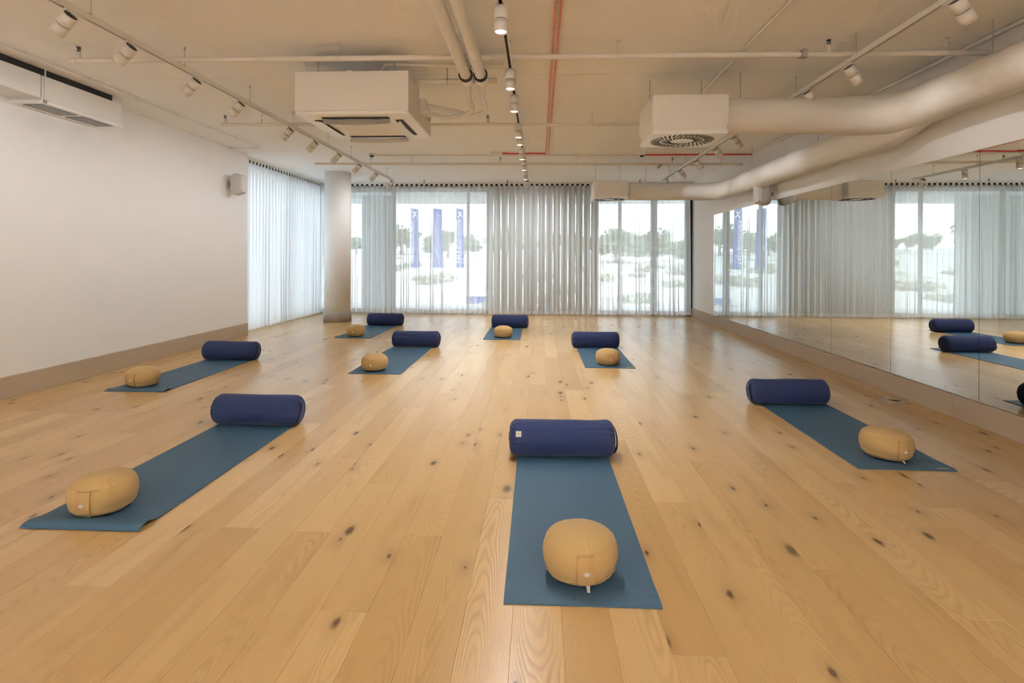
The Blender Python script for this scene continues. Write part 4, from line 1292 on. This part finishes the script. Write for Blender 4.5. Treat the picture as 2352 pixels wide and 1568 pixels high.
def bolster(x, y, label, length, r, handle, rot=0, tagged=False, seam=False, seed=0):
    root = thing('yoga_bolster', label, 'bolster', (x, y, .0055), rot, 'navy bolsters on the mats')
    hl = length / 2
    prof = []
    for k in range(9):                                 # rounded end
        a = PI / 2 * k / 8
        prof.append((r - .062 + .062 * math.sin(a), -hl + .055 - .055 * math.cos(a)))
    prof = [(.004, -hl + .012), (.02, -hl + .004), (.035, -hl - .002)] + [(q, z) for q, z in prof if q > .04]
    mid = [(r * (1 + .008 * math.sin(t * 7 + seed)), -hl + .055 + (2 * hl - .11) * t) for t in [i / 14 for i in range(1, 14)]]
    prof = prof + mid + [(q, -z) for q, z in prof[::-1]]
    def fn(q, z, a, i):
        e = max(0, (abs(z) - (hl - .13)) / .13)
        g = .034 * e ** 1.5 * math.sin(24 * a + 1.3 * math.sin(3 * a + seed)) * min(1, q / .05)
        g += .010 * e * math.sin(11 * a + seed)
        q2 = q * (1 + g) + .003 * noise.noise(Vector((math.cos(a) * 2 + seed, math.sin(a) * 2, z * 7)))
        return q2, z
    mb = MB().lathe(prof, 96, fn)
    # lay along x and let it sag on the mat
    vs = []
    for a, b, c in mb.v:
        zz = a * 1.0
        yy = b
        if zz < -r * .90: zz = -r * .90 + (zz + r * .90) * .25
        vs.append((c, yy * 1.02, zz + r * .92))
    mb.v = vs
    mb.build('cover', M['bolster'], root, world=False)
    for s in (-1, 1):
        bt = MB().lathe([(.030, 0), (.034, .004), (.028, .009), (.006, .010)], 24)
        bt.xf(Matrix.Translation((s * (hl - .004), 0, r * .95)) @ Matrix.Rotation(s * PI / 2, 4, 'Y')).build('end_disc', M['bolster'], root, world=False)
    if handle:
        s = handle
        pts = []
        for k in range(17):
            t = -1 + 2 * k / 16
            pts.append((s * (hl - .030 + .040 * (1 - t * t) ** .5 + (.005 if abs(t) < .9 else -.006)), .02 * math.sin(t * 3), r * .93 + t * r * .78))
        st = MB()
        vs = []; fs = []
        for k, p in enumerate(pts):
            for dy, dx in ((-.021, -.002), (.021, -.002), (.021, .003), (-.021, .003)): vs.append((p[0] + s * dx, p[1] + dy - .03, p[2]))
        for k in range(16):
            for i in range(4):
                j = (i + 1) % 4; q = (k * 4 + i, k * 4 + j, k * 4 + 4 + j, k * 4 + 4 + i)
                fs.append(q if s > 0 else q[::-1])
        st.add(vs, fs, True)
        hd = st.build('handle', M['bolster'], root, world=False)
        lp = MB()
        lotus(lp, .016)
        lp.xf(Matrix.Translation((s * (hl + .016), -.03, r * .93)) @ Matrix.Rotation(s * PI / 2, 4, 'Z')).build('emblem', M['emblem'], hd, world=False)
    if tagged:
        a = math.radians(-152)
        tm_ = MB().box(-.018, .018, -.018, .018, 0, .0012)
        T_ = Matrix.Translation((-hl + .062, 0, r * .92)) @ Matrix.Rotation(math.radians(63), 4, 'X') @ Matrix.Translation((0, 0, r * 1.02))
        tm_.xf(T_)
        to = tm_.build('woven_tag', M['tagm'], root, world=False); to['label'] = 'small cream woven tag'
        MB().box(-.013, .013, -.003, .003, .0012, .0017).xf(T_).build('tag_line', M['tagp'], to, world=False)
    if seam:
        pts = []
        for k in range(25):
            t = k / 24
            a = math.radians(118 + 8 * (1 - t) - 4 * t * t)
            rr2 = r * 1.008
            pts.append((-hl + .09 + (length - .16) * t, rr2 * 1.02 * math.cos(a + PI / 12), rr2 * math.sin(a + PI / 12) + r * .92))
        MB().tube(pts, .0013, 5).build('seam', M['bolster'], root, world=False)
    return root

def lotus(mb, s):
    """small lotus emblem in the x-z plane, facing -y"""
    def petal(ang, l, w, z0=0):
        n = 7; pts = []
        for k in range(n + 1):
            t = k / n; pts.append((w * math.sin(PI * t ** .8), l * t))
        for k in range(n - 1, 0, -1):
            t = k / n; pts.append((-w * math.sin(PI * t ** .8), l * t))
        c, sn = math.cos(ang), math.sin(ang)
        vs = [(x * c + z * sn, 0, -x * sn + z * c + z0) for x, z in pts]
        m = len(vs)
        mb.add(vs + [(x, -.0008, z) for x, _, z in vs], [tuple(range(m, 2 * m))] + [(i, (i + 1) % m, m + (i + 1) % m, m + i) for i in range(m)])
    for a, l, w in ((0, 1.0, .19), (.42, .95, .17), (-.42, .95, .17), (.82, .95, .11), (-.82, .95, .11)):
        petal(a, l * s, w * s, -.5 * s)
    n = 10
    mb.add([(.09 * s * math.cos(2 * PI * k / n), -.0006, .78 * s + .09 * s * math.sin(2 * PI * k / n)) for k in range(n)], [tuple(range(n))])

BOLS = [
    (.160, 3.700, 'navy bolster with a cream tag, across the mat in the middle front', .70, .117, 1, 0.02, True, True),
    (-2.205, 4.235, 'navy bolster across the large-looking curled mat in front of the plain wall', .70, .117, 1, -.03, False, False),
    (2.275, 5.125, 'navy bolster beside the mirror wall, near the floor socket', .70, .113, -1, .03, False, False),
    (-3.93, 6.86, 'navy bolster next to the plain wall baseboard', .70, .119, 1, 0, False, False),
    (-1.80, 8.03, 'navy bolster in the row behind, on the plain wall side', .70, .118, 1, 0, False, False),
    (.845, 8.16, 'navy bolster in the row behind, on the mirror side', .69, .118, -1, 0, False, False),
    (-2.96, 10.51, 'navy bolster beside the round column', .70, .119, 1, 0, False, False),
    (-.535, 10.36, 'navy bolster in front of the slatted shutter', .69, .122, 1, 0, False, False),
]
for i, (x, y, lab, l, r, hd, rot, tg, sm) in enumerate(BOLS): bolster(x, y, lab, l, r, hd, rot, tg, sm, i * 1.7)

def cushion(x, y, face, label, seed, sc=.965, caretag=False, squash=1.20):
    root = thing('meditation_cushion', label, 'cushion', (x, y, .0058), face + PI / 2, 'mustard round cushions on the mats')
    prof = [(.02, .003), (.09, .001), (.118, .004), (.135, .013), (.1455, .027), (.1475, .031), (.1545, .046), (.1600, .066), (.1610, .083), (.1585, .100), (.1535, .114), (.1490, .1235), (.1470, .1265), (.138, .1345), (.122, .1440), (.100, .1530), (.074, .1600), (.045, .1645), (.018, .1660), (.004, .1662)]
    prof = [(a * sc, b * sc * squash) for a, b in prof]   # squash above 1 is a fuller cushion
    rng = random.Random(seed)
    k1, k2, a1, a2 = rng.randint(26, 32), rng.randint(13, 19), rng.uniform(0, 6), rng.uniform(0, 6)
    def fn(q, z, a, i):
        t1 = math.exp(-((i - 12.5) / 2.6) ** 2); t2 = math.exp(-((i - 4.5) / 2.0) ** 2)
        patch = .5 + .5 * noise.noise(Vector((math.cos(a) * 1.4 + seed, math.sin(a) * 1.4, 1)))
        g = patch * (.007 * t1 * math.sin(k1 * a + a1 + 2.2 * math.sin(5 * a) + 1.3 * math.sin(7 * a + seed)) + .013 * t2 * math.sin(k2 * a + a2))
        seamd = -.012 * math.exp(-((i - 11.7) / .5) ** 2) - .012 * math.exp(-((i - 4.7) / .5) ** 2)
        lob = .012 * math.sin(2 * a + seed) + .008 * math.sin(3 * a + 2 * seed)
        f = 1 + g + seamd + lob
        return q * f, z + .0015 * t1 * patch * math.sin(k1 * a + a1 + 2.2 * math.sin(5 * a)) * (q > .06) + .006 * noise.noise(Vector((q * 9 * math.cos(a) + seed, q * 9 * math.sin(a), 3)))
    MB().lathe(prof, 128, fn).build('cover', M['zafu'], root, world=False)
    # welted seams
    for rr3, zz3, th in ((.1482 * sc, .029 * sc * squash, .0022), (.1472 * sc, .1255 * sc * squash, .0010)):
        pts = []
        for k in range(65):
            a = 2 * PI * k / 64
            f = 1 + .012 * math.sin(2 * a + seed) + .008 * math.sin(3 * a + 2 * seed) + .008 * math.sin(14 * a)
            pts.append((rr3 * f * math.cos(a), rr3 * f * math.sin(a), zz3 + .0025 * math.sin(9 * a)))
        MB().tube(pts, th, 6, caps=False).build('piping', M['zafu'], root, world=False)
    # strap handle on the side: follows the wall, faces local -y
    def strap(u, v, off):
        z = (.030 + .093 * v) * sc * squash
        a = -PI / 2 + (u - .5) * .43
        rad_ = (.1555 + .0075 * math.sin(PI * v) + off) * sc * (1 + .012 * math.sin(2 * a + seed) + .008 * math.sin(3 * a + 2 * seed))
        bul = .0035 * math.sin(PI * v) * math.sin(PI * u)
        return ((rad_ + bul) * math.cos(a), (rad_ + bul) * math.sin(a), z)
    h = MB().grid(lambda u, v: strap(u, v, .0065), 8, 10)
    for u0 in (0, 1):
        h.add([strap(u0, k / 10, -.006) for k in range(11)] + [strap(u0, k / 10, .0065) for k in range(11)], [(k, k + 1, 12 + k, 11 + k) if u0 else (k + 1, k, 11 + k, 12 + k) for k in range(10)])
    h.add([strap(k / 8, 1, -.008) for k in range(9)] + [strap(k / 8, 1, .0065) for k in range(9)], [(k, 9 + k, 10 + k, k + 1) for k in range(8)])
    hd = h.build('handle', M['zafus'], root, world=False)
    lp = MB(); lotus(lp, .0225)
    p0 = strap(.52, .40, .0065); p1_ = strap(.52, .46, .0065)
    lean = math.atan2(p1_[1] - p0[1], p1_[2] - p0[2])
    lp.xf(Matrix.Translation((p0[0], p0[1] - .0012, p0[2] + .004)) @ Matrix.Rotation(-lean, 4, 'X')).build('emblem', M['emblem'], hd, world=False)
    if caretag:
        MB().add([(.004, -.122, .016), (.022, -.120, .016), (.016, -.153, .003), (.006, -.151, .003), (.004, -.122, .017), (.022, -.120, .017), (.016, -.153, .004), (.006, -.151, .004)], [(4, 5, 6, 7), (3, 2, 1, 0), (0, 1, 5, 4), (1, 2, 6, 5), (2, 3, 7, 6), (3, 0, 4, 7)]).build('care_tag', M['tagm'], root, world=False)
D = math.radians
CUSH = [
    (.178, 2.312, D(-85), 'mustard cushion with a white lotus print on the mat in the middle front', 1, True),
    (-2.265, 2.760, D(-84), 'mustard cushion on the large-looking curled mat in front of the plain wall', 2, True),
    (2.330, 3.788, D(-84), 'mustard cushion on the mat beside the mirror wall', 3, True),
    (-4.02, 5.40, D(-93), 'mustard cushion on the mat next to the plain wall baseboard', 4, False),
    (-1.905, 6.325, D(-90), 'mustard cushion in the row behind, on the plain wall side', 5, False),
    (.868, 6.872, D(-87), 'mustard cushion in the row behind, on the mirror side', 6, False),
    (-3.045, 9.02, D(-88), 'mustard cushion on the mat beside the round column', 7, False),
    (-.578, 9.06, D(-100), 'mustard cushion in front of the navy bolster by the slatted shutter', 8, False),
]
for x, y, f, lab, sd, ct_ in CUSH: cushion(x, y, f, lab, sd, .965, ct_)
